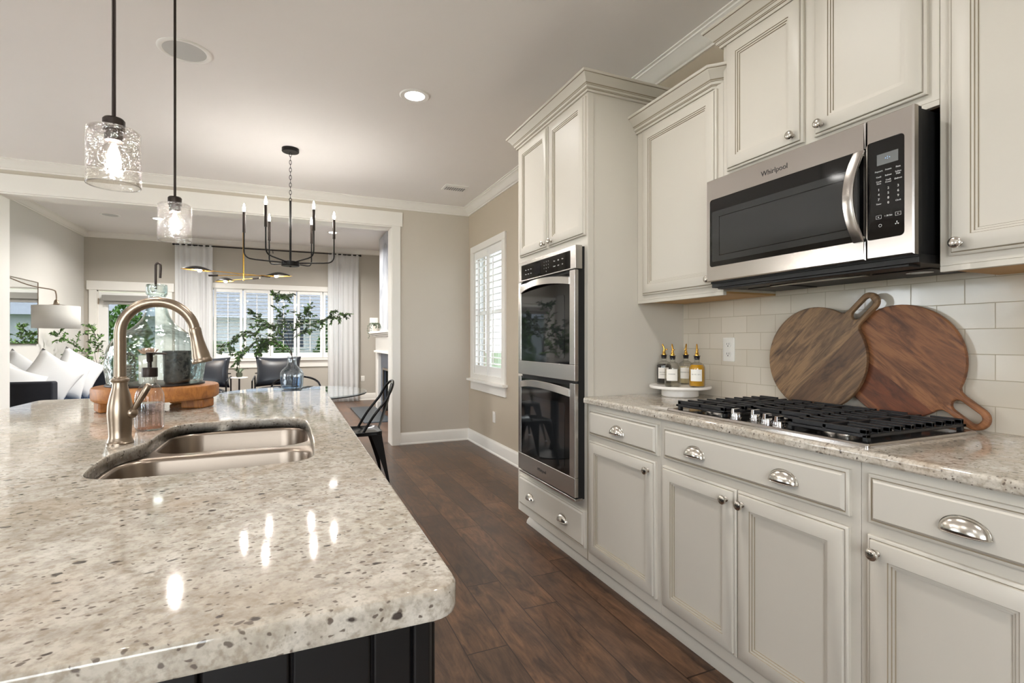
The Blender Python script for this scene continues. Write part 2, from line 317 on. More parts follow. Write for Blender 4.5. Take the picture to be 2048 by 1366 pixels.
# ------------------------------------------------------------------ mesh building
class MB:
    def __init__(s): s.v = []; s.f = []; s.m = []; s.M = None
    def add(s, vs, fs, mi=0, M=None):
        b = len(s.v)
        for p in vs:
            p = Vector(p)
            if M is not None: p = M @ p
            if s.M is not None: p = s.M @ p
            s.v.append(tuple(p))
        for f in fs: s.f.append([b+i for i in f]); s.m.append(mi)
        return s
    def box(s, x0, x1, y0, y1, z0, z1, mi=0, M=None):
        vs = [(x, y, z) for x in (x0, x1) for y in (y0, y1) for z in (z0, z1)]
        return s.add(vs, [(0, 1, 3, 2), (4, 6, 7, 5), (0, 4, 5, 1), (2, 3, 7, 6), (0, 2, 6, 4), (1, 5, 7, 3)], mi, M)
    def loops(s, ls, mi=0, cap0=True, cap1=True, closed=False, M=None, mis=None):
        n = len(ls[0]); vs = [p for l in ls for p in l]; k = len(ls)
        for i in range(k if closed else k-1):
            pass
        b = len(s.v); s.add(vs, [], mi, M)
        for i in range(k if closed else k-1):
            j = (i+1) % k; mm = mis[i] if mis else mi
            for a in range(n):
                c = (a+1) % n; s.f.append([b+i*n+a, b+i*n+c, b+j*n+c, b+j*n+a]); s.m.append(mm)
        if not closed:
            if cap0: s.f.append([b+a for a in range(n)][::-1]); s.m.append(mi)
            if cap1: s.f.append([b+(k-1)*n+a for a in range(n)]); s.m.append(mis[-1] if mis and len(mis) >= k else mi)
        return s
    def tube(s, pts, r, n=8, mi=0, closed=False, M=None):
        pts = [Vector(p) for p in pts]; k = len(pts); rs = r if isinstance(r, (list, tuple)) else [r]*k
        ls = []; up = None
        for i, p in enumerate(pts):
            if closed: d = pts[(i+1) % k]-pts[i-1]
            else: d = pts[min(i+1, k-1)]-pts[max(i-1, 0)]
            d.normalize()
            if up is None: up = Vector((0, 0, 1)) if abs(d.z) < 0.9 else Vector((1, 0, 0))
            a = d.cross(up); a.normalize(); b = a.cross(d); b.normalize(); up = b
            ls.append([tuple(p+rs[i]*(math.cos(q*2*PI/n)*a+math.sin(q*2*PI/n)*b)) for q in range(n)])
        return s.loops(ls, mi, closed=closed, M=M)
    def lathe(s, prof, c=(0, 0, 0), n=24, mi=0, M=None, mis=None, wob=None):
        T = Matrix.Translation(c) if M is None else M @ Matrix.Translation(c)
        rows = []; vs = []
        for (r, z) in prof:
            if r < 1e-6: rows.append([len(vs)]); vs.append((0, 0, z))
            else:
                rows.append(list(range(len(vs), len(vs)+n)))
                for q in range(n):
                    a = q*2*PI/n; rr = r*(wob(a, z) if wob else 1); vs.append((rr*math.cos(a), rr*math.sin(a), z))
        b = len(s.v); s.add(vs, [], mi, T)
        for i in range(len(rows)-1):
            A, B = rows[i], rows[i+1]; mm = mis[i] if mis else mi
            for q in range(n):
                q2 = (q+1) % n
                if len(A) == 1 and len(B) == 1: continue
                if len(A) == 1: f = [A[0], B[q2], B[q]]
                elif len(B) == 1: f = [A[q], A[q2], B[0]]
                else: f = [A[q], A[q2], B[q2], B[q]]
                s.f.append([b+i_ for i_ in f]); s.m.append(mm)
        return s
    def prism(s, poly, z0, z1, mi=0, M=None):
        return s.loops([[(x, y, z0) for x, y in poly], [(x, y, z1) for x, y in poly]], mi, M=M)
    def sphere(s, c, r, n=16, k=10, mi=0, M=None, sc=(1, 1, 1)):
        T = Matrix.Translation(c) @ Matrix.Diagonal((sc[0], sc[1], sc[2], 1))
        return s.lathe([(r*math.sin(PI*i/k), -r*math.cos(PI*i/k)) for i in range(k+1)], n=n, mi=mi, M=(T if M is None else M @ T))
    def sweep(s, prof, path, closed=False, side=1, mi=0, mis=None):
        """prof: (offset, z) polygon; path: 2-D points; offset is measured to the path's right (side=1)."""
        k = len(path); P = [Vector((p[0], p[1])) for p in path]; ls = []
        for i in range(k):
            def nrm(a, b):
                d = (b-a).normalized(); return Vector((d.y, -d.x))*side
            if closed or 0 < i < k-1:
                n1 = nrm(P[i-1], P[i]); n2 = nrm(P[i], P[(i+1) % k]); m = (n1+n2).normalized(); m = m/max(0.2, m.dot(n1))
            elif i == 0: m = nrm(P[0], P[1])
            else: m = nrm(P[k-2], P[k-1])
            ls.append([(P[i].x+m.x*o, P[i].y+m.y*o, z) for o, z in prof])
        n = len(prof); b = len(s.v); s.add([p for l in ls for p in l], [], mi)
        for i in range(k if closed else k-1):
            j = (i+1) % k
            for a in range(n):
                c = (a+1) % n; s.f.append([b+i*n+a, b+j*n+a, b+j*n+c, b+i*n+c]); s.m.append(mis[a] if mis else mi)
        if not closed:
            s.f.append([b+a for a in range(n)]); s.m.append(mi); s.f.append([b+(k-1)*n+a for a in range(n)][::-1]); s.m.append(mi)
        return s

def root_off(o):
    v = Vector((0, 0, 0))
    while o is not None: v += o.location; o = o.parent
    return v
def obj(name, mb, mats, parent=None, bevel=0.0, seg=2, smooth=True, label=None, solid=0.0, sub=0, ang=38):
    off = root_off(parent)
    me = bpy.data.meshes.new(name)
    me.from_pydata([tuple(Vector(p)-off) for p in mb.v], [], mb.f)
    if not isinstance(mats, (list, tuple)): mats = [mats]
    for m in mats: me.materials.append(MATS[m])
    me.polygons.foreach_set('material_index', mb.m)
    bm = bmesh.new(); bm.from_mesh(me); bmesh.ops.recalc_face_normals(bm, faces=bm.faces); bm.to_mesh(me); bm.free()
    me.polygons.foreach_set('use_smooth', [smooth]*len(me.polygons))
    if smooth: me.set_sharp_from_angle(angle=math.radians(ang))
    o = bpy.data.objects.new(name, me); COL.objects.link(o)
    if parent is not None: o.parent = parent
    if label: o['label'] = label
    if solid:
        md = o.modifiers.new('thickness', 'SOLIDIFY'); md.thickness = solid; md.offset = 0
    if bevel:
        md = o.modifiers.new('edges', 'BEVEL'); md.width = bevel; md.segments = seg; md.limit_method = 'ANGLE'; md.angle_limit = math.radians(40)
        md.harden_normals = True
    if sub:
        md = o.modifiers.new('subdivision', 'SUBSURF'); md.levels = sub; md.render_levels = sub
    return o
def wn(o):
    md = o.modifiers.new('weighted normals', 'WEIGHTED_NORMAL'); md.weight = 100; md.keep_sharp = True; return o
def thing(name, label, cat, loc=(0, 0, 0), group=None):
    o = bpy.data.objects.new(name, None); COL.objects.link(o); o.location = loc; o.empty_display_size = 0.05
    o['label'] = label; o['category'] = cat
    if group: o['group'] = group
    return o
def tag(o, label, cat, group=None):
    o['label'] = label; o['category'] = cat
    if group: o['group'] = group
    return o
def struct(name, mb, mats, **kw):
    o = obj(name, mb, mats, **kw)
    if o.parent is None: o['kind'] = 'structure'
    return o
def dup(o, parent=None, label=None, loc=None, rotz=None, group=None):
    c = o.copy(); COL.objects.link(c)
    if parent is not None: c.parent = parent
    if label: c['label'] = label
    if group: c['group'] = group
    if loc is not None: c.location = loc
    if rotz is not None: c.rotation_euler = (0, 0, rotz)
    for ch in list(o.children):
        if ch is not c: dup(ch, c)
    return c
def text(mb, s, size, M, mi=0, ext=0.0004, align='CENTER', shear=0.0):
    cu = bpy.data.curves.new('t', 'FONT'); cu.body = s; cu.size = size; cu.extrude = ext; cu.align_x = align; cu.align_y = 'CENTER'; cu.shear = shear; cu.resolution_u = 3
    o = bpy.data.objects.new('t', cu); COL.objects.link(o); bpy.context.view_layer.update()
    me = bpy.data.meshes.new_from_object(o.evaluated_get(bpy.context.evaluated_depsgraph_get()))
    mb.add([v.co for v in me.vertices], [list(p.vertices) for p in me.polygons], mi, M)
    bpy.data.objects.remove(o); bpy.data.curves.remove(cu); bpy.data.meshes.remove(me)
    return mb
# text on a plane facing -X: local x -> -Y (reads left to right from the room), local y -> Z
def face_minus_x(x, y, z):
    return Matrix(((0, 0, -1, x), (-1, 0, 0, y), (0, 1, 0, z), (0, 0, 0, 1)))
def arc(cx, cy, r, a0, a1, n):
    return [(cx+r*math.cos(a0+(a1-a0)*i/n), cy+r*math.sin(a0+(a1-a0)*i/n)) for i in range(n+1)]
def rrect(x0, x1, y0, y1, r, n=5):
    return arc(x1-r, y1-r, r, 0, PI/2, n)+arc(x0+r, y1-r, r, PI/2, PI, n)+arc(x0+r, y0+r, r, PI, 1.5*PI, n)+arc(x1-r, y0+r, r, 1.5*PI, 2*PI, n)
def smooth_path(pts, n=6):
    P = [Vector(p) for p in pts]; out = []
    for i in range(len(P)-1):
        a, b, c, d = P[max(i-1, 0)], P[i], P[i+1], P[min(i+2, len(P)-1)]
        for k in range(n):
            t = k/n; out.append(0.5*((2*b)+(c-a)*t+(2*a-5*b+4*c-d)*t*t+(3*b-a-3*c+d)*t**3))
    out.append(P[-1]); return out
# ------------------------------------------------------------------ the setting
XW = 1.975; YB = 5.88; YB2 = 6.10; ZC = 2.775; YF = 10.6; XL = -3.14; ZL = 3.0; XK = -4.1; YK = -3.0
struct('floor', MB().box(-4.3, 2.15, -3.15, 10.8, -0.08, 0), 'floor_planks')
struct('ceiling', MB().box(-4.25, 2.12, -3.15, YB2-0.01, ZC, ZC+0.06), 'ceiling')
struct('ceiling_living', MB().box(-3.3, 2.12, YB2-0.01, 10.75, ZL, ZL+0.06), 'ceiling')

def wall_y(mb, x0, x1, y0, y1, z1, holes):
    """wall along X between y0..y1 with rectangular holes (xa, xb, za, zb)"""
    x = x0
    for xa, xb, za, zb in sorted(holes):
        mb.box(x, xa, y0, y1, 0, z1)
        if za > 0: mb.box(xa, xb, y0, y1, 0, za)
        mb.box(xa, xb, y0, y1, zb, z1); x = xb
    mb.box(x, x1, y0, y1, 0, z1); return mb
def wall_x(mb, y0, y1, x0, x1, z1, holes):
    y = y0
    for ya, yb, za, zb in sorted(holes):
        mb.box(x0, x1, y, ya, 0, z1)
        if za > 0: mb.box(x0, x1, ya, yb, 0, za)
        mb.box(x0, x1, ya, yb, zb, z1); y = yb
    mb.box(x0, x1, y, y1, 0, z1); return mb
struct('wall_right', wall_x(MB(), YK, YB, XW, XW+0.14, ZC, [(4.78, 5.68, 0.80, 2.22)]), 'greige')
struct('wall_middle', wall_y(MB(), -4.25, 2.115, YB, YB2, ZL, [(-2.37, 1.073, 0, 2.50)]), 'greige_lit')
struct('wall_left', wall_x(MB(), YK, YB, XK-0.12, XK, ZC, [(-0.3, 0.9, 0.9, 2.2), (3.25, 5.15, 0, 2.15)]), 'greige')
struct('wall_back', wall_y(MB(), -4.25, 2.115, YK-0.12, YK, ZC, [(-3.4, -0.4, 0.55, 2.35)]), 'greige')
struct('wall_far', wall_y(MB(), -3.3, 2.115, YF, YF+0.12, ZL, [(-2.97, -2.0, 0, 2.04), (-1.33, 1.0, 0.86, 2.16)]), 'greige_cool_lit')
struct('wall_living_left', MB().box(XL-0.12, XL, YB2, YF, 0, ZL), 'greige_daylit')
struct('wall_living_right', wall_x(MB(), YB2, YF, 1.96, 2.115, ZL, [(6.15, 7.40, 0.2, 2.7)]), 'greige_cool_lit')
struct('wall_backsplash', MB().box(XW-0.008, XW, 0.05, 2.19, 0.9135, 1.50), 'subway_tile')

def crown(z0, z1, p):
    h = z1-z0
    return [(0, z0), (0.012, z0), (0.014, z0+0.13*h), (0.022, z0+0.17*h), (0.028, z0+0.24*h), (p*0.50, z0+0.46*h), (p*0.74, z0+0.78*h), (p*0.82, z0+0.80*h), (p*0.86, z0+0.88*h), (p, z0+0.92*h), (p, z1), (0, z1)]
CR = crown(2.69, ZC, 0.092)
struct('trim_1', MB().sweep(CR, [(-4.1, YB), (XW, YB), (XW, 1.62)], side=1), 'trim')
struct('trim_2', MB().sweep(CR, [(XK, YK), (XK, YB)], side=1), 'trim')
CL = crown(2.915, ZL, 0.085)
struct('trim_3', MB().sweep(CL, [(XL, YB2), (XL, YF), (1.96, YF), (1.96, 9.35)], side=1), 'trim')
BB = [(0, 0), (0.024, 0), (0.024, 0.012), (0.016, 0.022), (0.016, 0.112), (0.012, 0.124), (0.006, 0.130), (0.004, 0.138), (0, 0.138)]
struct('baseboard_right', MB().sweep(BB, [(1.15, YB), (XW, YB), (XW, 3.045)], side=1), 'trim')
struct('baseboard_far', MB().sweep(BB, [(-1.87, YF), (1.58, YF)], side=1), 'trim')
struct('baseboard_living', MB().sweep(BB, [(XL, YB2), (XL, YF)], side=1), 'trim')
struct('baseboard_left', MB().sweep(BB, [(XK, 5.2), (XK, YB), (-2.45, YB)], side=1), 'trim')
# cased opening between the two rooms
m = MB()
m.box(-2.37, -2.35, YB-0.004, YB2+0.004, 0, 2.48); m.box(1.053, 1.073, YB-0.004, YB2+0.004, 0, 2.48); m.box(-2.37, 1.073, YB-0.004, YB2+0.004, 2.48, 2.50)
struct('trim_4', m, 'trim', bevel=0.002)
m = MB()
for ya, yb in ((YB-0.021, YB), (YB2, YB2+0.021)):
    m.box(1.058, 1.150, ya, yb, 0, 2.492); m.box(-2.445, -2.355, ya, yb, 0, 2.492)
    m.box(-2.475, 1.174, ya-(0.004 if ya < YB else 0), yb+(0.004 if ya > YB else 0), 2.492, 2.652)
struct('trim_5', m, 'trim', bevel=0.002)

# far window, five shuttered lights
m = MB()
m.box(-1.36, -1.28, YF-0.022, YF, 0.8455, 2.1395); m.box(0.94, 1.02, YF-0.022, YF, 0.8455, 2.1395); m.box(-1.40, 1.06, YF-0.026, YF, 2.14, 2.235)
m.box(-1.42, 1.08, YF-0.055, YF+0.02, 0.815, 0.845); m.box(-1.36, 1.02, YF-0.020, YF, 0.69, 0.8145)
w1 = struct('window_1', m, 'trim', bevel=0.003)
m = MB()
for x in (-1.33, -0.79, -0.335, 0.115, 0.568, 0.96): m.box(x, x+0.04, YF+0.05, YF+0.10, 0.86, 2.16)
m.box(-1.33, 1.0, YF+0.048, YF+0.102, 0.86, 0.90); m.box(-1.33, 1.0, YF+0.048, YF+0.102, 2.12, 2.16)
obj('window_sash', m, 'white', w1)
obj('pane', MB().box(-1.30, 0.97, YF+0.070, YF+0.074, 0.90, 2.12), 'pane_dimmed', w1)
# right-hand window
m = MB(); s = 4.78; e = 5.68
m.box(XW-0.022, XW, 4.70, 4.79, 0.7525, 2.21); m.box(XW-0.022, XW, 5.67, 5.76, 0.7525, 2.21); m.box(XW-0.022, XW, 4.70, 5.76, 2.2105, 2.285); m.box(XW-0.022, XW, 4.7905, 5.6695, 0.7525, 0.812)
m.box(XW-0.060, XW, 4.665, 5.795, 0.725, 0.752); m.box(XW-0.018, XW, 4.70, 5.76, 0.625, 0.7245)
w2 = struct('window_2', m, 'trim', bevel=0.003)
m = MB(); m.box(XW+0.06, XW+0.10, s, s+0.04, 0.80, 2.22); m.box(XW+0.06, XW+0.10, e-0.04, e, 0.80, 2.22); m.box(XW+0.06, XW+0.10, s+0.0405, e-0.0405, 1.49, 1.53); m.box(XW+0.06, XW+0.10, s+0.0405, e-0.0405, 0.80, 0.84); m.box(XW+0.06, XW+0.10, s+0.0405, e-0.0405, 2.18, 2.22)
obj('window_sash', m, 'white', w2); obj('pane', MB().box(XW+0.078, XW+0.082, s+0.04, e-0.04, 0.84, 2.18), 'pane_side_dimmed', w2)
# plantation shutters
def shutter(label, w, z0, z1, tilt, group, rod=True):
    """leaf in the XZ plane, room side towards -Y, origin at the foot of its left stile"""
    t = thing('plantation_shutter', label, 'shutter', (0, 0, 0), group); st = 0.042; h = z1-z0
    f = MB(); f.box(0, st, -0.014, 0.014, 0, h); f.box(w-st, w, -0.014, 0.014, 0, h); f.box(st, w-st, -0.014, 0.014, 0, 0.10); f.box(st, w-st, -0.014, 0.014, h-0.085, h)
    obj('shutter_frame', f, 'white', t, bevel=0.003)
    l = MB(); n = round((h-0.19)/0.066); pit = (h-0.185)/n
    for i in range(n):
        z = 0.10+pit*(i+0.5); R = Matrix.Translation((0, 0, z)) @ Matrix.Rotation(tilt, 4, 'X')
        l.loops([[(x, 0.031*math.cos(a), 0.0042*math.sin(a)) for a in [q*PI/4 for q in range(8)]] for x in (st+0.002, w-st-0.002)], M=R)
    obj('louvers', l, 'white', t)
    if rod: obj('tilt_rod', MB().box(w/2-0.005, w/2+0.005, -0.046, -0.036, 0.13, h-0.12), 'white', t)
    return t
FW = [(-1.27, 0.46), (-0.792, 0.445), (-0.340, 0.44), (0.122, 0.45), (0.585, 0.38)]
FL = ['white louvered shutter just right of the left sheer curtain', 'white louvered shutter second from the left curtain', 'white louvered shutter directly behind the leafy branches, middle of the far window',
      'white louvered shutter second from the right sheer curtain', 'white louvered shutter half hidden behind the right sheer curtain']
for (x, w), lab in zip(FW, FL):
    t = shutter(lab, w, 0.862, 2.158, -0.10, 'shutters of the far window'); t.location = (x, YF+0.015, 0.862)
SL = ['white louvered shutter leaf of the side window, nearest the wall ovens', 'white louvered shutter leaf of the side window, nearest the room corner']
for y, lab in zip((5.215+0.0, 5.665), SL):
    t = shutter(lab, 0.438, 0.81, 2.21, 0.10, 'shutters of the side window'); t.location = (XW+0.012, y, 0.81); t.rotation_euler = (0, 0, -PI/2)
# far door with glass and a roller shade
m = MB()
m.box(-3.07, -2.965, YF-0.022, YF, 0, 2.04); m.box(-2.0, -1.90, YF-0.022, YF, 0, 2.04); m.box(-3.10, -1.87, YF-0.028, YF, 2.04, 2.19)
m.box(-2.97, -2.945, YF, YF+0.12, 0, 2.04); m.box(-2.025, -2.0, YF, YF+0.12, 0, 2.04); m.box(-2.97, -2.0, YF, YF+0.12, 2.015, 2.04)
d1 = struct('door_1', m, 'trim', bevel=0.003)
m = MB(); m.box(-2.945, -2.815, YF+0.01, YF+0.05, 0.01, 2.01); m.box(-2.155, -2.025, YF+0.01, YF+0.05, 0.01, 2.01); m.box(-2.815, -2.155, YF+0.01, YF+0.05, 1.90, 2.01); m.box(-2.815, -2.155, YF+0.01, YF+0.05, 0.01, 0.25)
leaf = obj('door_leaf', m, 'white', d1, bevel=0.002); obj('pane', MB().box(-2.815, -2.155, YF+0.028, YF+0.032, 0.25, 1.90), 'pane_dimmed', leaf)
m = MB()
for z in (0.25, 1.05, 1.85): m.tube([(-2.945, YF-0.004, z-0.05), (-2.945, YF-0.004, z+0.05)], 0.008, 8)
obj('hinge', m, 'nickel', d1)
rs = thing('roller_shade', 'grey roller shade pulled up at the top of the glass door', 'blind', (-2.47, YF-0.03, 1.85))
obj('cassette', MB().box(-2.88, -2.07, YF-0.085, YF-0.005, 1.855, 1.955), 'roller', rs, bevel=0.008); obj('hem_bar', MB().box(-2.855, -2.095, YF-0.05, YF-0.02, 1.80, 1.86), 'roller', rs, bevel=0.004)
# openings out of view; the windows among them are added for daylight
def plain_window(name, axis, a0, a1, z0, z1, p, d, door=False):
    m = MB(); k = 0.07
    def bx(a, b, c, dd):
        if axis == 'x': m.box(p-0.03, p+0.03, a, b, c, dd)
        else: m.box(a, b, p-0.03, p+0.03, c, dd)
    bx(a0, a0+k, z0, z1); bx(a1-k, a1, z0, z1); bx(a0+k, a1-k, z1-k, z1); bx(a0+k, a1-k, z0, z0+k); mid = (a0+a1)/2; bx(mid-0.04, mid+0.04, z0+k, z1-k)
    w = struct(name, m, 'trim'); m2 = MB()
    if axis == 'x': m2.box(p-0.003, p+0.003, a0+k, a1-k, z0+k, z1-k)
    else: m2.box(a0+k, a1-k, p-0.003, p+0.003, z0+k, z1-k)
    obj('pane', m2, 'pane', w); return w
plain_window('door_2', 'x', 3.25, 5.15, 0.0, 2.15, XK-0.06, 0)
plain_window('added_window_3', 'x', -0.3, 0.9, 0.9, 2.2, XK-0.06, 0)  # added window, lets daylight onto the kitchen
plain_window('added_window_5', 'x', 6.15, 7.40, 0.2, 2.7, 2.04, 0)  # added out of view to brighten the living room
plain_window('added_window_4', 'y', -3.4, -0.4, 0.55, 2.35, YK-0.06, 0)  # added behind the camera as a daylight source

# ------------------------------------------------------------------ outdoors
struct('lawn', MB().box(-40, 40, -40, 60, -0.5, -0.35), 'grass')
m = MB(); m.box(-16, -4.3, -14, 12, -0.35, -0.06); m.box(-4.3, 14, -14, -3.2, -0.35, -0.06); m.box(2.2, 9, -3.2, 8, -0.35, -0.06); struct('bounce_patio', m, 'bounce_concrete')  # pale slab added to bounce daylight up to the ceilings
def house(label, x, y, w, d, h, rot=0.0):
    t = thing('neighbor_house', label, 'house', (x, y, -0.35))
    t.rotation_euler = (0, 0, rot)
    L = t.location.copy(); t.location = (0, 0, 0)
    obj('siding', MB().box(-w/2, w/2, -d/2, d/2, 0, h), 'siding', t)
    r = MB(); r.loops([[(sx*(w/2+0.4), -d/2-0.4, h-0.1), (sx*(w/2+0.4), d/2+0.4, h-0.1), (sx*(w/2+0.4), 0, h+d*0.22)] for sx in (-1, 1)]); obj('roof', r, 'roofing', t)
    for wx in (-w*0.3, 0, w*0.3):
        f = obj('window_frame', MB().box(wx-0.55, wx+0.55, -d/2-0.05, -d/2+0.02, 1.2, 2.6), 'white', t); obj('pane', MB().box(wx-0.47, wx+0.47, -d/2-0.06, -d/2-0.05, 1.28, 2.52), 'slate', f)
    t.location = L; return t
house('pale grey sided house outside, seen through the far window', 0.0, 26, 13, 8, 2.5)
house('pale grey sided house outside, seen through the glass door', -13.5, 33, 9, 8, 3.0)
house('pale grey house outside the side window by the ovens', 14, 16, 9, 8, 3.0, -PI/2+0.4)
house('pale house outside the left-hand glass door, mirrored in the oven glass', -21, 6, 10, 8, 3.4, PI/2)
def bush(label, x, y, r, h):
    m = MB(); rnd = random.Random(int(x*100+y*10))
    for i in range(1800):
        a = rnd.uniform(0, 2*PI); u = rnd.uniform(-0.2, 1); rr = r*math.sqrt(max(0.0, 1-u*u))*rnd.uniform(0.75, 1.05)
        c = Vector((x+rr*math.cos(a), y+rr*math.sin(a), -0.35+h*(0.3+0.7*max(u, -0.2)))); s = rnd.uniform(0.04, 0.08)
        R = Matrix.Translation(c) @ Matrix.Rotation(rnd.uniform(0, 2*PI), 4, 'Z') @ Matrix.Rotation(rnd.uniform(-1.2, 1.2), 4, 'X')
        m.add([(-s*0.5, 0, 0), (0, -s, 0.01), (s*0.5, 0, 0), (0, s, 0.01)], [(0, 1, 2, 3)], 0, R)
    t = thing('garden_bush', label, 'bush', (x, y, -0.35)); obj('foliage', m, 'bush', t, smooth=False)
    obj('stems', MB().lathe([(0.06, -0.35), (0.04, -0.35+h*0.5), (0, -0.35+h*0.55)], c=(x, y, 0), n=8), 'stem', t); return t
bush('round green bush outside, low behind the leftmost far shutter', -1.5, 13.0, 0.6, 1.5)
bush('green bush outside behind the middle of the far window', -0.35, 15.2, 0.55, 1.5)
bush('tall green bush outside behind the right end of the far window', 0.95, 12.9, 0.5, 1.95)
bush('bright green bush outside the left edge of the glass door', -3.15, 13.0, 0.55, 2.3)
bush('green bush outside the side window', 5.2, 9.6, 0.9, 2.2)

# ------------------------------------------------------------------ ceiling fittings
def can(x, y, z, label, group, power=9):
    t = thing('recessed_light', label, 'ceiling light', (x, y, z), group)
    obj('trim_ring', MB().lathe([(0.062, z), (0.064, z-0.004), (0.090, z-0.006), (0.096, z-0.001), (0.096, z), (0.062, z)], c=(x, y, 0), n=40), 'white', t)
    obj('lens', MB().lathe([(0, z-0.003), (0.063, z-0.003), (0.063, z-0.0005), (0, z-0.0005)], c=(x, y, 0), n=40), 'can_light', t)
    l = bpy.data.lights.new('can_lamp', 'AREA'); l.shape = 'DISK'; l.size = 0.11; l.energy = power; l.color = (1.0, 0.97, 0.93); l.spread = math.radians(150)
    o = bpy.data.objects.new('can_lamp', l); COL.objects.link(o); o.parent = t; o.location = (0, 0, -0.012)
    return t
can(0.737, 3.285, ZC, 'round lit recessed light in the kitchen ceiling, right of the dining chandelier', 'kitchen recessed lights')
for x, y in ((0.74, 1.55), (0.74, -0.2), (-1.7, 1.55), (-1.7, 3.285), (-1.7, -0.2)):
    can(x, y, ZC, 'round recessed light in the kitchen ceiling outside the photo frame', 'kitchen recessed lights out of view')
can(-1.80, 9.05, ZL, 'small recessed light in the living room ceiling beside the nearer round speaker', 'living room recessed lights', 46)
can(0.65, 9.05, ZL, 'small recessed light in the living room ceiling beyond the chandelier, at right', 'living room recessed lights', 46)
can(-0.6, 7.2, ZL, 'recessed light of the living room hidden above the opening header', 'living room recessed lights', 46)
def speaker(x, y, z, r, label):
    t = thing('ceiling_speaker', label, 'speaker', (x, y, z), 'round ceiling speakers')
    obj('rim', MB().lathe([(r*0.80, z), (r*0.80, z-0.004), (r*0.86, z-0.007), (r*0.97, z-0.005), (r, z-0.001), (r, z), (r*0.8, z)], c=(x, y, 0), n=48), 'white', t)
    obj('grille', MB().lathe([(0, z-0.003), (r*0.80, z-0.003), (r*0.80, z-0.0005), (0, z-0.0005)], c=(x, y, 0), n=48), 'speaker_grille', t)
paint('speaker_grille', (196, 196, 194), 0.7, 0.05, scale=300)
speaker(-0.53, 3.276, ZC, 0.130, 'large round white speaker in the kitchen ceiling behind the second pendant rod')
speaker(-2.38, 9.05, ZL, 0.12, 'round speaker in the living room ceiling, above the glass door')
t = thing('ceiling_vent', 'small rectangular white air vent in the ceiling near the crown corner', 'vent', (1.56, 5.10, ZC))
obj('vent_frame', MB().box(1.44, 1.68, 5.00, 5.19, ZC-0.008, ZC), 'white', t, bevel=0.003)
m = MB()
for i in range(9): m.box(1.465+i*0.0235, 1.478+i*0.0235, 5.07, 5.165, ZC-0.011, ZC-0.008)
obj('louvers', m, 'vent_slot', t)
def outlet(label, x, y, z, face, kind='duplex', name='wall_outlet'):
    """plate on a wall; face '-x' or '-y'"""
    t = thing(name, label, 'outlet', (x, y, z), 'wall outlets and switches'); w, h = 0.072, 0.116
    M = face_minus_x(x, y, z) if face == '-x' else Matrix(((1, 0, 0, x), (0, 0, -1, y), (0, 1, 0, z), (0, 0, 0, 1)))
    p = MB(); p.M = M; p.loops([[(a, b, 0) for a, b in rrect(-w/2, w/2, -h/2, h/2, 0.005, 3)], [(a, b, 0.004) for a, b in rrect(-w/2, w/2, -h/2, h/2, 0.005, 3)], [(a, b, 0.006) for a, b in rrect(-w/2+0.003, w/2-0.003, -h/2+0.003, h/2-0.003, 0.005, 3)]])
    obj('cover_plate', p, 'plastic', t)
    if kind == 'duplex':
        for s in (-1, 1):
            r = MB(); r.M = M; cy = s*0.0235
            r.loops([[(a, b, zz) for a, b in [(0.0165*math.cos(q*PI/10), cy+max(-0.0125, min(0.0125, 0.0165*math.sin(q*PI/10)))) for q in range(20)]] for zz in (0.006, 0.0085)])
            rc = obj('receptacle', r, 'plastic', t)
            q = MB(); q.M = M; q.box(-0.0075, -0.0055, cy-0.001, cy+0.008, 0.0085, 0.009); q.box(0.0055, 0.0075, cy-0.001, cy+0.008, 0.0085, 0.009); q.lathe([(0.0028, 0.0085), (0.0028, 0.009), (0, 0.009)], c=(0, cy-0.0065, 0), n=10)
            obj('slots', q, 'dark_slot', rc)
    else:
        r = MB(); r.M = M; r.box(-0.0165, 0.0165, -0.033, 0.033, 0.006, 0.0085); obj('rocker', r, 'plastic', t)
    return t
outlet('white duplex outlet on the tile backsplash, left of the cutting boards', XW-0.008, 1.874, 1.150, '-x')
outlet('white outlet plate low on the greige wall under the side window', XW, 5.035, 0.385, '-x', 'blank')
outlet('white outlet plate low on the far wall beside the right curtain', 1.33, YF, 0.43, '-y')
# ------------------------------------------------------------------ fitted cabinets along the right wall
XF = 1.36                                   # face-frame plane of the base run
def panel(mb, y0, y1, z0, z1, xf, loops, mis=None):
    """profiled front facing -X; loops = (inset, height above the face frame)"""
    ls = [[(xf-o, y0+i, z0+i), (xf-o, y0+i, z1-i), (xf-o, y1-i, z1-i), (xf-o, y1-i, z0+i)] for i, o in loops]
    mb.loops(ls, mis=mis); return mb
DOOR = [(0, 0), (0, .010), (.003, .013), (.007, .0135), (.009, .0120), (.010, .0175), (.013, .0195), (.052, .0195), (.0535, .0165), (.059, .0160), (.0605, .0125), (.0655, .0120), (.067, .0085), (.069, .0085)]
DOORM = [0, 0, 0, 1, 0, 0, 0, 1, 0, 1, 0, 1, 0, 0]
DRAW = [(0, 0), (0, .010), (.004, .013), (.008, .0135), (.0095, .0115), (.011, .0115), (.018, .0195), (.021, .0195)]
DRAWM = [0, 0, 0, 1, 1, 0, 0, 0]
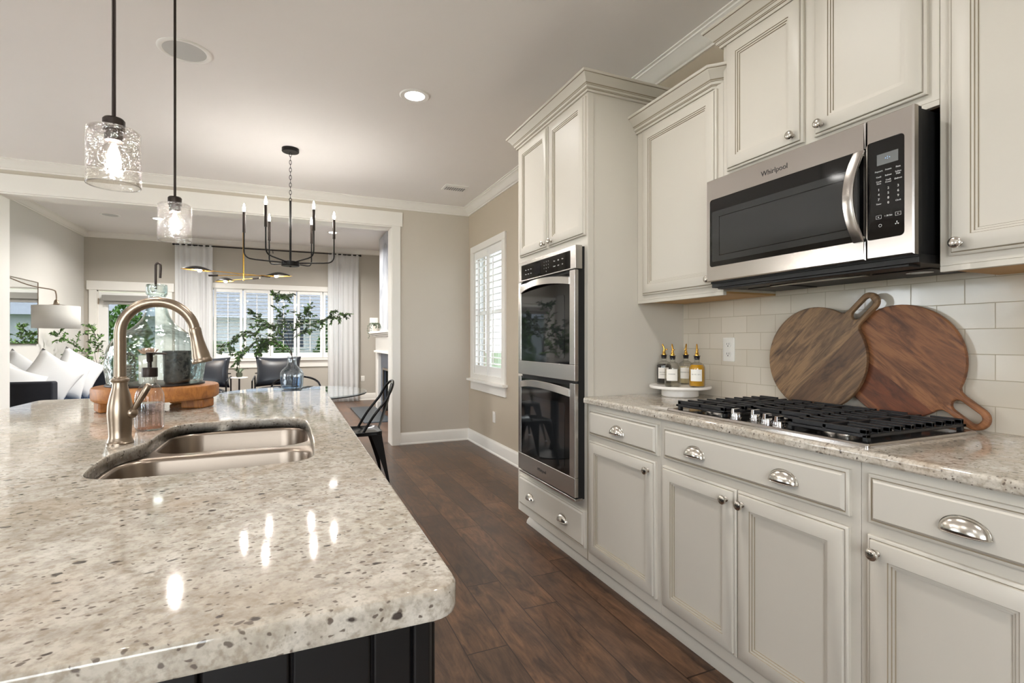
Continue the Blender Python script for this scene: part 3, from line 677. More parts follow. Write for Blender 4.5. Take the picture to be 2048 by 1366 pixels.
def knob(parent, x, y, z):
    M = Matrix.Translation((x, y, z)) @ Matrix.Rotation(-PI/2, 4, 'Y'); m = MB()
    m.lathe([(0.0085, 0), (0.0085, 0.002), (0.0055, 0.004), (0.005, 0.010), (0.008, 0.0125), (0.0135, 0.016), (0.0155, 0.0195), (0.0145, 0.024), (0.010, 0.0275), (0, 0.029)], n=24, M=M)
    for k in range(-3, 4):                  # fine ridges across the domed face
        w = math.sqrt(max(0.0, 1-(k/3.6)**2)); pts = []
        for q in range(9):
            a = -1+q/4; xx = k*0.0038+0.0015*a; yy = a*0.0135*w; rr = math.hypot(xx, yy)/0.0155
            pts.append(M @ Vector((xx, yy, 0.0185+0.0102*math.sqrt(max(0.0, 1-min(1, rr)**2)))))
        m.tube(pts, 0.0009, 5)
    return obj('knob', m, 'nickel_pull', parent, label='brushed nickel knob')
def cup_pull(parent, x, y, z, w=0.094, h=0.036, p=0.026):
    m = MB(); n, k = 20, 8; rows = []
    for j in range(k+1):
        ps = j/k*PI/2; row = []
        for i in range(n+1):
            ph = i/n*PI; r = 1.0-0.05*math.sin(2*ps)
            row.append((x-p*math.sin(ph)**0.8*math.sin(ps)*r, y+w/2*math.cos(ph), z+h*math.sin(ph)**0.9*math.cos(ps)))
        rows.append(row)
    b = [q for r in rows for q in r]; fs = []
    for j in range(k):
        for i in range(n): a = j*(n+1)+i; fs.append((a, a+1, a+n+2, a+n+1))
    m.add(b, fs)
    o = obj('cup_pull', m, 'nickel_pull', parent, solid=0.0016, label='brushed nickel cup pull')
    t = MB(); t.tube([(x-p*math.sin(i/n*PI)**0.8, y+w/2*math.cos(i/n*PI), z) for i in range(n+1)], 0.0014, 6)
    t.tube([(x-0.001, y+(w/2+0.001)*math.cos(i/n*PI), z+(h+0.001)*math.sin(i/n*PI)**0.9) for i in range(n+1)], 0.0016, 6)
    obj('rim', t, 'nickel_pull', o); return o
def door(parent, y0, y1, z0, z1, kn, xf=XF):
    d = obj('door', panel(MB(), y0, y1, z0, z1, xf, DOOR, DOORM), ['cabinet', 'glaze'], parent)
    if kn: knob(d, xf-0.0195, kn[0], kn[1])
    return d
def drawer(parent, y0, y1, z0, z1, pulls, xf=XF):
    d = obj('drawer', panel(MB(), y0, y1, z0, z1, xf, DRAW, DRAWM), ['cabinet', 'glaze'], parent)
    for y in pulls: cup_pull(d, xf-0.0195, y, (z0+z1)/2-0.018)
    return d
def toe(parent, y0, y1):
    m = MB(); m.sweep([(0, 0), (0.026, 0), (0.026, 0.004), (0.022, 0.018), (0.012, 0.030), (0.004, 0.036), (0.004, 0.10), (0, 0.10)], [(XF+0.085, y1), (XF+0.085, y0)], side=1)
    m.box(XF+0.085, XF+0.10, y0, y1, 0, 0.10)
    return obj('toe_kick', m, 'cabinet', parent)
def base(label, y0, y1, fronts):
    t = thing('base_cabinet', label, 'cabinet', (XF+0.3, (y0+y1)/2, 0), 'cream base cabinets under the granite counter')
    obj('carcass', MB().box(XF, XW-0.002, y0+0.0006, y1-0.0006, 0.10, 0.882), 'cabinet', t, bevel=0.0015)
    toe(t, y0, y1)
    return t
b1 = base('narrow cream base cabinet with one drawer and one door beside the wall ovens', 1.642, 2.189, None)
drawer(b1, 1.652, 2.160, 0.731, 0.856, [1.915]); door(b1, 1.664, 2.160, 0.150, 0.704, (1.698, 0.664))
b2 = base('wide cream base cabinet under the gas cooktop, two doors and a wide drawer', 0.860, 1.642, None)
drawer(b2, 0.884, 1.614, 0.731, 0.854, [1.436, 1.073]); door(b2, 1.255, 1.621, 0.148, 0.701, (1.290, 0.662)); door(b2, 0.886, 1.250, 0.148, 0.701, (1.224, 0.662))
b3 = base('cream base cabinet right of the cooktop, cut by the frame edge', 0.10, 0.860, None)
drawer(b3, 0.13, 0.836, 0.731, 0.856, [0.628]); door(b3, 0.485, 0.838, 0.148, 0.701, (0.810, 0.663)); door(b3, 0.13, 0.480, 0.148, 0.701, (0.455, 0.663))

# granite counter of the run
m = MB(); r = 0.012; pr = [(XW, 0.884), (1.334, 0.884)]+[(1.330+0.006-0.006*math.cos(a), 0.890-0.006*math.sin(a)) for a in (0.9, 0.4, 0)]+[(1.330+r-r*math.cos(a), 0.914-r+r*math.sin(a)) for a in (0, 0.4, 0.8, 1.2, PI/2)]+[(XW, 0.914)]
m.loops([[(x, y, z) for x, z in pr] for y in (0.085, 2.1835)])
tag(wn(obj('countertop', m, 'granite', ang=30)), 'speckled beige granite countertop on the cream base cabinets', 'countertop')

# ---- tall oven cabinet
TY0, TY1 = 2.190, 3.040
t = thing('oven_cabinet', 'tall cream cabinet holding the double wall oven, crown moulding on top', 'cabinet', (1.66, 2.61, 0))
m = MB(); m.box(XF, XW-0.002, TY0, TY1, 0.10, 2.45)
obj('carcass', m, 'cabinet', t, bevel=0.002)
m = MB(); m.box(XF-0.004, XF+0.03, TY0-0.006, TY0, 0.914, 2.43); m.box(XF-0.001, XF+0.002, TY0+0.0, TY0+0.0055, 0.10, 2.43, 1)
obj('scribe_strip', m, ['cabinet', 'glaze'], t, bevel=0.001)
toe_o = toe(t, TY0, TY1-0.0)
drawer(t, 2.204, 2.996, 0.153, 0.338, [2.813, 2.413])
door(t, 2.606, 2.990, 1.722, 2.418, (2.632, 1.748)); door(t, 2.204, 2.588, 1.722, 2.418, (2.545, 1.750))
def cab_crown(zb, path, parent, h=0.082, p=0.062):
    pf = [(0, zb), (0.010, zb), (0.012, zb+.010), (0.016, zb+.0115), (0.017, zb+.0135), (0.020, zb+.015), (0.022, zb+.026), (0.025, zb+.0275), (0.026, zb+.030), (0.030, zb+.034), (0.040, zb+.052), (0.054, zb+.066), (0.0545, zb+.069), (p-.003, zb+.070), (p, zb+.073), (p, zb+h), (0, zb+h)]
    mis = [0, 0, 1, 0, 1, 0, 1, 0, 1, 0, 0, 0, 1, 0, 0, 0, 0]
    return obj('crown_moulding', MB().sweep(pf, path, side=1, mis=mis), ['cabinet', 'glaze'], parent, ang=25)
cab_crown(2.432, [(XW-0.002, TY1), (XF, TY1), (XF, TY0), (XW-0.002, TY0)], t)

# ---- upper cabinets
XU = 1.660
def upper(label, y0, y1, z0, z1, crown_path, name='wall_cabinet'):
    t = thing(name, label, 'cabinet', (1.82, (y0+y1)/2, z0), 'cream wall cabinets over the counter')
    obj('carcass', MB().box(XU, XW-0.009, y0+0.0006, y1-0.0006, z0+0.012, z1), 'cabinet', t, bevel=0.0015)
    m = MB(); m.box(XU, XU+0.018, y0+0.0006, y1-0.0006, z0-0.004, z0+0.012); obj('light_rail', m, 'cabinet', t, bevel=0.0015)
    obj('bottom_panel', MB().box(XU+0.018, XW-0.009, y0+0.0006, y1-0.0006, z0+0.004, z0+0.012), 'cabinet_raw', t, label='bare honey-coloured wood underside')
    if crown_path: cab_crown(z1-0.010, crown_path, t)
    return t
ua = upper('cream wall cabinet with a single tall door between ovens and microwave', 1.612, 2.188, 1.388, 2.275, [(XU, 2.189), (XU, 1.668), (XU+0.055, 1.6135)])
door(ua, 1.640, 2.135, 1.424, 2.258, (1.668, 1.455), XU)
ub = upper('cream wall cabinet with two doors above the microwave', 0.836, 1.612, 1.855, 2.425, [(XW-0.010, 1.612), (XU, 1.612), (XU, 0.836)])
door(ub, 1.242, 1.585, 1.890, 2.410, (1.276, 1.922), XU); door(ub, 0.862, 1.200, 1.890, 2.410, (1.170, 1.922), XU)
uc = upper('cream wall cabinet right of the microwave, cut by the frame edge', 0.085, 0.836, 1.388, 2.425, [(XU, 0.836), (XU, 0.085)])
door(uc, 0.470, 0.810, 1.424, 2.410, (0.782, 1.455), XU); door(uc, 0.115, 0.455, 1.424, 2.410, (0.430, 1.455), XU)

# ---- double wall oven
XO = 1.295
ov = thing('double_wall_oven', 'stainless steel double wall oven with black glass doors', 'oven', (1.33, 2.52, 0.40))
OY0, OY1 = 2.150+0.06, 2.895
obj('body', MB().box(1.318, XF-0.0005, OY0+0.012, OY1-0.012, 0.395, 1.668), 'black_matt', ov)
m = MB(); m.box(1.30, 1.34, OY0, OY1, 1.553, 1.672)
obj('top_trim', m, 'steel', ov, bevel=0.003)
obj('bottom_trim', MB().box(1.300, 1.345, OY0+0.004, OY1-0.004, 0.388, 0.402), 'steel', ov, bevel=0.003)
cp = obj('control_panel', MB().box(1.2985, 1.302, 2.262, 2.855, 1.560, 1.650), 'black_gloss', ov, bevel=0.001)
obj('display', MB().box(1.2978, 1.2986, 2.60, 2.68, 1.574, 1.636), 'display_dark', cp)
m = MB()
for y, s in ((2.79, 'Bake'), (2.755, 'Broil'), (2.72, 'Clean')):
    text(m, s, 0.008, face_minus_x(1.2982, y, 1.615)); text(m, 'Warm' if y > 2.76 else 'Conv', 0.008, face_minus_x(1.2982, y, 1.590))
for i, s in enumerate('123456789'): text(m, s, 0.009, face_minus_x(1.2982, 2.55-0.026*(i % 3), 1.630-0.018*(i//3)))
text(m, '0', 0.009, face_minus_x(1.2982, 2.524, 1.576))
for i, s in enumerate(('Timer', 'Light', 'Start', 'Cancel', 'Lock', 'Off')): text(m, s, 0.0085, face_minus_x(1.2982, 2.43-0.045*(i % 3), 1.620-0.028*(i//3)))
obj('panel_lettering', m, 'letter_grey', cp, smooth=False)
def oven_door(z0, z1, gz0, gz1, logo):
    Y0, Y1 = OY0, OY1
    out = [(Y0, z0), (Y1, z0), (Y1, z1), (Y0, z1)]
    a, b = 2.262, 2.855
    bowl = lambda y: gz1-0.032*(1-((y-(a+b)/2)/((b-a)/2))**2)*(-1)   # top edge of the glass arches under the handle
    n = 14; top = [(a+(b-a)*i/n) for i in range(n+1)]
    inner = [(a, gz0), (b, gz0)]+[(y, gz1-0.014+0.014*(1-((y-(a+b)/2)/((b-a)/2))**2)) for y in top[::-1]]
    # steel frame of the door: bottom rail, two stiles, arched top rail
    f = MB()
    f.box(XO, 1.3175, Y0, Y1, z0, gz0); f.box(XO, 1.3175, Y0, a, gz0, z1); f.box(XO, 1.3175, b, Y1, gz0, z1)
    d = obj('oven_door', f, 'steel', ov, bevel=0.0025)
    g = MB(); g.box(XO+0.003, XO+0.012, a, b, gz0, z1-0.012); obj('oven_glass', g, 'black_gloss', d)
    h = MB(); ls = []
    for i in range(n+1):
        y = a+(b-a)*i/n; k = 1-((y-(a+b)/2)/((b-a)/2))**2; zc = z1-0.048+0.022*k; xx = XO-0.004-0.030*k
        ls.append([(xx, y, zc-0.020), (xx, y, zc+0.014), (xx+0.007, y, zc+0.018), (xx+0.012, y, zc+0.014), (xx+0.012, y, zc-0.018), (xx+0.006, y, zc-0.022)])
    h.loops(ls); obj('handle', h, 'steel', d)
    w = MB(); w.loops([[(XO+0.0026, y, z) for y, z in rrect(a+0.055, b-0.055, gz0+0.03, gz1-0.075, 0.012, 4)], [(XO+0.0018, y, z) for y, z in rrect(a+0.055, b-0.055, gz0+0.03, gz1-0.075, 0.012, 4)]])
    obj('inner_window', w, 'oven_window', d)
    if logo:
        w = MB(); text(w, 'Whirlpool', 0.026, face_minus_x(XO-0.0003, 2.575, z0+0.052)); obj('logo', w, 'logo_grey', d, smooth=False)
paint('oven_window', (30, 32, 34), 0.03, 0.0)
oven_door(0.990, 1.548, 1.072, 1.505, False); oven_door(0.410, 0.978, 0.508, 0.945, True)

# ---- over-the-range microwave
XM = 1.572; MY0, MY1 = 0.853, 1.618; MZ0, MZ1 = 1.433, 1.846; MS = 0.980
mw = thing('microwave', 'stainless over-the-range microwave with a curved handle, under the wall cabinet', 'microwave', (1.7, 1.23, 1.43))
m = MB(); m.box(1.612, XW-0.01, MY0+0.006, MY1-0.006, MZ0+0.005, MZ1-0.002)
m.box(1.595, 1.612, MY0+0.001, MY1-0.001, MZ0-0.006, MZ1)
obj('housing', m, 'black_matt', mw, bevel=0.002)
m = MB(); m.box(1.60, XW-0.01, MY0+0.002, MY1-0.002, MZ0-0.022, MZ0+0.004); m.box(1.604, 1.66, MY0+0.03, MY1-0.03, MZ0-0.030, MZ0-0.022)
m.box(1.75, 1.94, MY0+0.05, MY0+0.22, MZ0-0.026, MZ0-0.022); m.box(1.75, 1.94, MY1-0.22, MY1-0.05, MZ0-0.026, MZ0-0.022)
base_o = obj('underside', m, 'underside_black', mw, bevel=0.002)
m = MB(); m.loops([[(1.70+0.012*math.sin(i/12*PI)*0-0.02*math.sin(PI*i/12), 1.06+0.36*i/12, MZ0-0.0305) for i in range(13)]+[(1.72, 1.42-0.36*i/12, MZ0-0.0305) for i in range(13)], [(1.70-0.02*math.sin(PI*i/12), 1.06+0.36*i/12, MZ0-0.022) for i in range(13)]+[(1.72, 1.42-0.36*i/12, MZ0-0.022) for i in range(13)]])
obj('grease_filter', m, 'copper_knob', base_o)
m = MB(); m.lathe([(0, MZ0-0.0285), (0.035, MZ0-0.0285), (0.035, MZ0-0.022), (0, MZ0-0.022)], c=(1.80, 0.96, 0), n=24); obj('lamp_cover', m, 'bottle_clear', base_o)
def frame_with_window(y0, y1, z0, z1, a, b, za, zb, r, x0, x1):
    """flat slab facing -X with a rounded cut-out"""
    mb = MB(); n = 6; inn = rrect(a, b, za, zb, r, n); k = n+1
    out = []
    cs = [(y1, z1), (y0, z1), (y0, z0), (y1, z0)]
    for q in range(4):
        for i in range(k): out.append(cs[q])
    L = lambda pts, x: [(x, p[0], p[1]) for p in pts]
    mb.loops([L(out, x1), L(out, x0+0.004), L([(min(max(p[0], y0+0.004), y1-0.004), min(max(p[1], z0+0.004), z1-0.004)) for p in out], x0), L(inn, x0), L(inn, x1)], cap0=False, cap1=False)
    return mb
d = obj('door', frame_with_window(MS+0.003, MY1, MZ0, MZ1, MS+0.0031, 1.598, 1.492, 1.764, 0.012, XM, 1.594), 'steel_mw', mw, ang=30)
m = MB(); m.box(XM+0.002, 1.594, MS+0.0032, 1.600, 1.490, 1.766); g = obj('door_glass', m, 'black_gloss', d)
paint('mw_screen', (50, 51, 51), 0.06, 0.02)
m = MB(); m.loops([[(XM+0.0019, y, z) for y, z in rrect(MS+0.02, 1.588, 1.512, 1.715, 0.006, 3)], [(XM+0.0013, y, z) for y, z in rrect(MS+0.02, 1.588, 1.512, 1.715, 0.006, 3)]]); obj('window_screen', m, 'mw_screen', g)
fr = MB()
for aa, bb, cc, dd in ((1.548, 1.551, 1.535, 1.69), (MS+0.03, 1.551, 1.688, 1.691), (MS+0.03, 1.551, 1.534, 1.537)): fr.box(XM+0.0009, XM+0.0013, aa, bb, cc, dd)
obj('inner_frame', fr, 'black_gloss', g)
m = MB(); ls = []
for i in range(17):
    f_ = i/16; z = 1.488+0.272*f_; k = 1-(2*f_-1)**2; x = XM-0.006-0.034*k; yy = MS+0.016+0.012*k
    ls.append([(x, yy+0.018, z), (x-0.003, yy+0.015, z), (x-0.003, yy-0.010, z), (x, yy-0.014, z), (x+0.007, yy-0.014, z), (x+0.007, yy+0.018, z)])
m.loops(ls); m.box(XM-0.008, XM+0.003, MS+0.006, MS+0.024, 1.489, 1.505); m.box(XM-0.008, XM+0.003, MS+0.006, MS+0.024, 1.745, 1.760)
obj('handle', m, 'steel_mw', d)
m = MB(); text(m, 'Whirlpool', 0.026, face_minus_x(XM-0.0003, 1.296, 1.797)); obj('logo', m, 'logo_grey', d, smooth=False)
c = obj('control_surround', frame_with_window(MY0, MS, MZ0, MZ1, 0.876, MS-0.0001, 1.489, 1.776, 0.012, XM, 1.594), 'steel_mw', mw, ang=30)
p = obj('control_panel', MB().box(XM+0.002, 1.594, 0.874, MS-0.0002, 1.487, 1.778), 'black_gloss', mw)
obj('display', MB().box(XM+0.0012, XM+0.002, 0.893, 0.950, 1.703, 1.735), 'display_grey', p)
m = MB(); m.box(XM+0.0008, XM+0.0012, 0.9205, 0.9215, 1.717, 1.7185); m.box(XM+0.0008, XM+0.0012, 0.9205, 0.9215, 1.722, 1.7235)
for dy in (-0.006, 0.005): m.box(XM+0.0008, XM+0.0012, 0.9205+dy, 0.922+dy, 1.719, 1.7205)
obj('clock_digits', m, 'blue_led', p)
m = MB(); X = XM+0.0016; cols = (0.945, 0.919, 0.893)
rows = [('Popcorn', 'Potato', 'Pizza'), ('Cook', 'Reheat', 'Soften\nMelt'), ('Cook\nTime', 'Cook\nPower', 'Defrost')]
for ri, rw in enumerate(rows):
    for ci, s in enumerate(rw): text(m, s, 0.0062, face_minus_x(X, cols[ci], 1.686-0.0165*ri))
for i, s in enumerate(('1', '2', '3', '4', '5', '6', '7', '8', '9')): text(m, s, 0.0095, face_minus_x(X, cols[i % 3], 1.632-0.014*(i//3)))
text(m, 'Timer', 0.0060, face_minus_x(X, cols[0], 1.591)); text(m, '0', 0.0095, face_minus_x(X, cols[1], 1.590)); text(m, 'Clock', 0.0060, face_minus_x(X, cols[2], 1.591))
text(m, '+ 30 Sec', 0.0062, face_minus_x(X, cols[1], 1.553))
obj('panel_lettering', m, 'letter_grey', p, smooth=False)
m = MB()
for cy in (cols[0], cols[2]):
    for a_, b_, c_, d_ in ((-0.0075, 0.0075, 0.0045, 0.0052), (-0.0075, 0.0075, -0.0052, -0.0045), (-0.0075, -0.0068, -0.0052, 0.0052), (0.0068, 0.0075, -0.0052, 0.0052)): m.box(X-0.0004, X, cy+a_, cy+b_, 1.553+c_, 1.553+d_)
    m.add([(X-0.0004, cy+0.002, 1.551), (X-0.0004, cy+0.002, 1.555), (X-0.0004, cy-0.0025, 1.553)], [(0, 1, 2)])
m.tube([(X, cols[0]-0.004+0.004*math.cos(q*PI/8), 1.528+0.004*math.sin(q*PI/8)) for q in range(16)], 0.0006, 4, closed=True)
for q in range(3):
    a_ = q*2*PI/3+PI/2; cy, cz = cols[2]+0.003, 1.527
    m.add([(X-0.0004, cy, cz), (X-0.0004, cy+0.0055*math.cos(a_-0.35), cz+0.0055*math.sin(a_-0.35)), (X-0.0004, cy+0.0055*math.cos(a_+0.35), cz+0.0055*math.sin(a_+0.35))], [(0, 1, 2)])
obj('panel_icons', m, 'letter_grey', p, smooth=False)

# ---- gas cooktop
ct = thing('gas_cooktop', 'stainless gas cooktop with black iron grates and four chrome knobs', 'cooktop', (1.64, 1.24, 0.914))
CX0, CX1, CY0, CY1 = 1.374, 1.890, 0.851, 1.630
m = MB(); z = 0.914; ls = []
for ins, h in ((0, 0.0), (0, 0.005), (0.003, 0.010), (0.010, 0.011), (0.016, 0.010), (0.022, 0.0065)):
    ls.append([(a, b, z+h) for a, b in rrect(CX0+ins, CX1-ins, CY0+ins, CY1-ins, 0.010, 4)])
brushed('steel_tray', (178, 172, 168), 0.2, 1)
m2 = MB(); m2.loops(ls[:5], cap1=False); m2.loops([ls[4], ls[5]], cap0=False, cap1=True)
obj('cooktop_tray', m2, 'steel_tray', ct, ang=30)
m = MB(); m.box(CX0+0.024, CX1-0.024, CY0+0.024, CY1-0.024, z+0.0066, z+0.0075)
paint('pan_dark', (38, 36, 35), 0.12, 0.05, 0.8)
obj('burner_pan', m, 'pan_dark', ct)
for bx, by, br in ((1.50, 1.47, 0.040), (1.76, 1.47, 0.048), (1.62, 1.24, 0.055), (1.50, 1.00, 0.040), (1.76, 1.00, 0.034)):
    bn = obj('burner', MB().lathe([(br*1.25, z+0.0075), (br*1.2, z+0.011), (br, z+0.013), (br*0.98, z+0.022), (0, z+0.022)], c=(bx, by, 0), n=28), 'steel', ct)
    obj('burner_cap', MB().lathe([(br*0.96, z+0.022), (br, z+0.025), (br*0.95, z+0.030), (0, z+0.031)], c=(bx, by, 0), n=28), 'black_iron', bn)
def grate(x0, x1, y0, y1, cut=None):
    m = MB(); zb = z+0.020; zt = z+0.043; w = 0.012
    # low flat perimeter rail
    m.box(x0-0.006, x1+0.006, y0, y0+w, zb, zb+0.008); m.box(x0-0.006, x1+0.006, y1-w, y1, zb, zb+0.008)
    m.box(x0-0.006, x0+w, y0, y1, zb, zb+0.008); m.box(x1-w, x1+0.006, y0, y1, zb, zb+0.008)
    n = max(2, round((x1-x0)/0.052)); 
    for i in range(n+1):                      # fingers run along the counter
        x = x0+(x1-x0-w)*i/n
        if i % 2 == 0: m.box(x, x+w, y0+0.004, y1-0.004, zt-0.014, zt)
        else:
            m.box(x, x+w, y0+0.004, y0+(y1-y0)*0.36, zt-0.014, zt); m.box(x, x+w, y1-(y1-y0)*0.36, y1-0.004, zt-0.014, zt)
        for y in (y0+0.004, y1-0.022): m.box(x, x+w, y, y+0.018, zb+0.004, zt-0.002)
    m.box(x0, x1, (y0+y1)/2-0.006, (y0+y1)/2+0.006, zt-0.016, zt-0.002)
    for x in (x0+0.002, x1-0.016):
        for y in (y0+0.002, y1-0.016): m.box(x, x+0.014, y, y+0.014, z+0.0076, zb)
    return obj('grate', m, 'black_iron', ct, bevel=0.0015)
grate(1.410, 1.868, 1.362, 1.606); grate(1.535, 1.868, 1.124, 1.356); grate(1.410, 1.868, 0.874, 1.118)
kn = None
for kx, ky in ((1.432, 1.335), (1.470, 1.285), (1.425, 1.200), (1.412, 1.145)):
    m = MB(); m.lathe([(0.020, z+0.0076), (0.020, z+0.010), (0.0175, z+0.012), (0.017, z+0.022), (0.0155, z+0.027), (0, z+0.027)], c=(kx, ky, 0), n=28)
    m.loops([[(kx+sx*0.0165, ky-0.006, z+0.024), (kx+sx*0.0165, ky+0.006, z+0.024), (kx+sx*0.015, ky+0.005, z+0.042), (kx+sx*0.015, ky-0.005, z+0.042)] for sx in (-1, 1)])
    obj('knob', m, 'chrome', ct, bevel=0.001, label='chrome control knob')
# ------------------------------------------------------------------ things on the counter by the cooktop
TX, TYc, TZ = 1.800, 2.030, 0.969
t = thing('cake_stand', 'low round white marble tray on a foot, carrying four oil bottles', 'tray', (TX, TYc, 0.914))
obj('plate', MB().lathe([(0, TZ-0.015), (0.140, TZ-0.015), (0.149, TZ-0.012), (0.150, TZ-0.004), (0.147, TZ), (0, TZ)], c=(TX, TYc, 0), n=64), 'marble', t)
obj('foot', MB().lathe([(0, 0.9142), (0.086, 0.9142), (0.090, 0.918), (0.090, 0.940), (0.084, TZ-0.0152), (0, TZ-0.0152)], c=(TX, TYc, 0), n=48), 'marble', t)
def oil_bottle(label, x, y, rot, liquid, lines, level):
    z = TZ+0.0002; t = thing('oil_bottle', label, 'bottle', (x, y, z), 'oil and vinegar bottles on the marble tray'); R = 0.0375
    body = [(0, 0), (R*0.9, 0), (R, 0.005), (R, 0.088), (R*0.97, 0.098), (R*0.82, 0.110), (R*0.5, 0.118), (0.0125, 0.121), (0.0125, 0.131), (0.0145, 0.133), (0.0145, 0.137), (0.011, 0.137)]
    obj('glass_body', MB().lathe([(r, z+h) for r, h in body], c=(x, y, 0), n=32), 'bottle_clear', t)
    li = [(0, 0.006), (R*0.88, 0.006), (R*0.95, 0.012)]+[(R*0.95, min(level, 0.088))]
    if level > 0.09: li += [(R*0.92, min(level, 0.098)), (R*0.7, level)]
    li += [(0, level)]
    obj('liquid', MB().lathe([(r, z+h) for r, h in li], c=(x, y, 0), n=32), liquid, t)
    obj('stopper', MB().lathe([(0, z+0.131), (0.0112, z+0.131), (0.0112, z+0.1375), (0.0150, z+0.138), (0.0125, z+0.142), (0.0145, z+0.144), (0.0125, z+0.147), (0.0165, z+0.149), (0.0165, z+0.151), (0, z+0.151)], c=(x, y, 0), n=20), 'rubber', t)
    M = Matrix.Translation((x, y, z+0.151)) @ Matrix.Rotation(rot, 4, 'Z'); p = MB(); p.M = M
    p.lathe([(0, 0), (0.010, 0), (0.010, 0.006), (0.0075, 0.010), (0.0065, 0.020), (0, 0.020)], n=16)
    p.tube([(0, 0, 0.018), (0, 0, 0.034), (0.004, 0, 0.046), (0.009, 0, 0.056)], [0.0055, 0.0045, 0.004, 0.0028], 10)
    sp = obj('pour_spout', p, 'gold', t)
    f = MB(); f.M = M; f.lathe([(0, 0), (0.007, 0), (0.0065, 0.004), (0, 0.006)], c=(-0.012, 0, 0.026), n=12); f.tube([(-0.012, 0, 0.027), (-0.004, 0, 0.020)], 0.002, 6); obj('flap', f, 'gold', sp)
    # paper label wrapped on the side that faces the room
    a0 = math.atan2(-y, -x)-0.10; n = 10; l = MB(); vs = []; ls = []
    for i in range(n+1):
        a = a0-0.72+1.44*i/n; c_, s_ = math.cos(a), math.sin(a)
        ls.append([(x+(R+0.0004)*c_, y+(R+0.0004)*s_, z+0.030), (x+(R+0.0004)*c_, y+(R+0.0004)*s_, z+0.086), (x+(R+0.001)*c_, y+(R+0.001)*s_, z+0.086), (x+(R+0.001)*c_, y+(R+0.001)*s_, z+0.030)])
    l.loops(ls); lb = obj('paper_label', l, 'label_paper', t, smooth=False)
    w = MB()
    for k, s in enumerate(lines):
        sz = 0.0075; tot = len(s)*sz*0.62
        for i, ch in enumerate(s):
            if ch == ' ': continue
            a = a0+((i+0.5)/len(s)-0.5)*tot/R; e = Vector((math.cos(a), math.sin(a), 0)); h = Vector((-math.sin(a), math.cos(a), 0)); c_ = Vector((x, y, z+0.062-0.011*k))+e*(R+0.0011)
            text(w, ch, sz, Matrix(((h.x, 0, e.x, c_.x), (h.y, 0, e.y, c_.y), (0, 1, 0, c_.z), (0, 0, 0, 1))), ext=0.0001)
    obj('label_lettering', w, 'ink', lb, smooth=False); return t
oil_bottle('oil bottle of dark brown liquid on the marble tray, nearest the oven cabinet', 1.773, 2.118, 2.4, 'soy', ['BALSAMIC', 'VINEGAR'], 0.104)
oil_bottle('clear glass bottle with white label at the front left of the marble tray', 1.715, 1.986, 1.2, 'liquid_clear', ['VINEGAR'], 0.085)
oil_bottle('pale oil bottle with gold spout at the back of the marble tray', 1.877, 2.073, 0.6, 'amber_oil', ['AVOCADO OIL'], 0.092)
oil_bottle('golden yellow oil bottle on the marble tray, nearest the cooktop', 1.805, 1.918, 0.9, 'oil', ['OLIVE OIL'], 0.108)

def cutting_board(label, cx, cy, cz, ang, R, hl, hw, mat, tilt, slot):
    """round board, handle along local +Y, faces the room"""
    th = 0.019; n = 60; a1 = math.asin((hw+0.012)/R); out = []
    for i in range(n+1):
        a = PI/2+a1+(2*PI-2*a1)*i/n; out.append((R*math.cos(a), R*math.sin(a)))
    out += [(hw+0.003, R*math.cos(a1)+0.010), (hw, R*math.cos(a1)+0.028)]
    out += [(hw*math.cos(q*PI/12), hl-hw+hw*math.sin(q*PI/12)) for q in range(0, 13)]
    out += [(-hw, R*math.cos(a1)+0.028), (-hw-0.003, R*math.cos(a1)+0.010)]
    s0, s1, sw = slot; hole = [(sw*math.cos(q*PI/10), s1+sw*math.sin(q*PI/10)) for q in range(11)]+[(-sw*math.cos(q*PI/10), s0-sw*math.sin(q*PI/10)) for q in range(11)]
    from mathutils.geometry import tessellate_polygon
    m = MB(); A = [Vector((x, y, 0)) for x, y in out]; B = [Vector((x, y, 0)) for x, y in hole]; tri = tessellate_polygon([A, B]); k = len(out); kk = len(hole)
    def ins(pts, d, sg):
        r = []
        for i, p in enumerate(pts):
            a = Vector(pts[i-1]); b = Vector(pts[(i+1) % len(pts)]); dd = (b-a).normalized(); nn = Vector((-dd.y, dd.x))*sg; r.append((p[0]+nn.x*d, p[1]+nn.y*d))
        return r
    oi = ins(out, 0.003, 1); hi = ins(hole, -0.003, 1)
    for zz, zi in ((th/2, th/2-0.003), (-th/2, -th/2+0.003)):
        m.add([(x, y, zz) for x, y in oi+hi], [list(f) for f in tri])
    Z = [-th/2, -th/2+0.003, th/2-0.003, th/2]
    m.loops([[(x, y, Z[i]) for x, y in (oi if i in (0, 3) else out)] for i in range(4)], cap0=False, cap1=False)
    m.loops([[(x, y, Z[i]) for x, y in (hi if i in (0, 3) else hole)] for i in range(4)], cap0=False, cap1=False)
    o = obj('cutting_board', m, mat, ang=50)
    bm = bmesh.new(); bm.from_mesh(o.data); bmesh.ops.remove_doubles(bm, verts=bm.verts, dist=1e-5); bmesh.ops.recalc_face_normals(bm, faces=bm.faces); bm.to_mesh(o.data); bm.free()
    h = Vector((0, -1, 0)); v = Vector((math.sin(tilt), 0, math.cos(tilt))); Y = (math.cos(ang)*h+math.sin(ang)*v); Zv = Vector((-math.cos(tilt), 0, math.sin(tilt))); X = Y.cross(Zv)
    o.matrix_world = Matrix(((X.x, Y.x, Zv.x, cx), (X.y, Y.y, Zv.y, cy), (X.z, Y.z, Zv.z, cz), (0, 0, 0, 1)))
    wn(o); return tag(o, label, 'cutting board', 'round boards leaning on the backsplash')
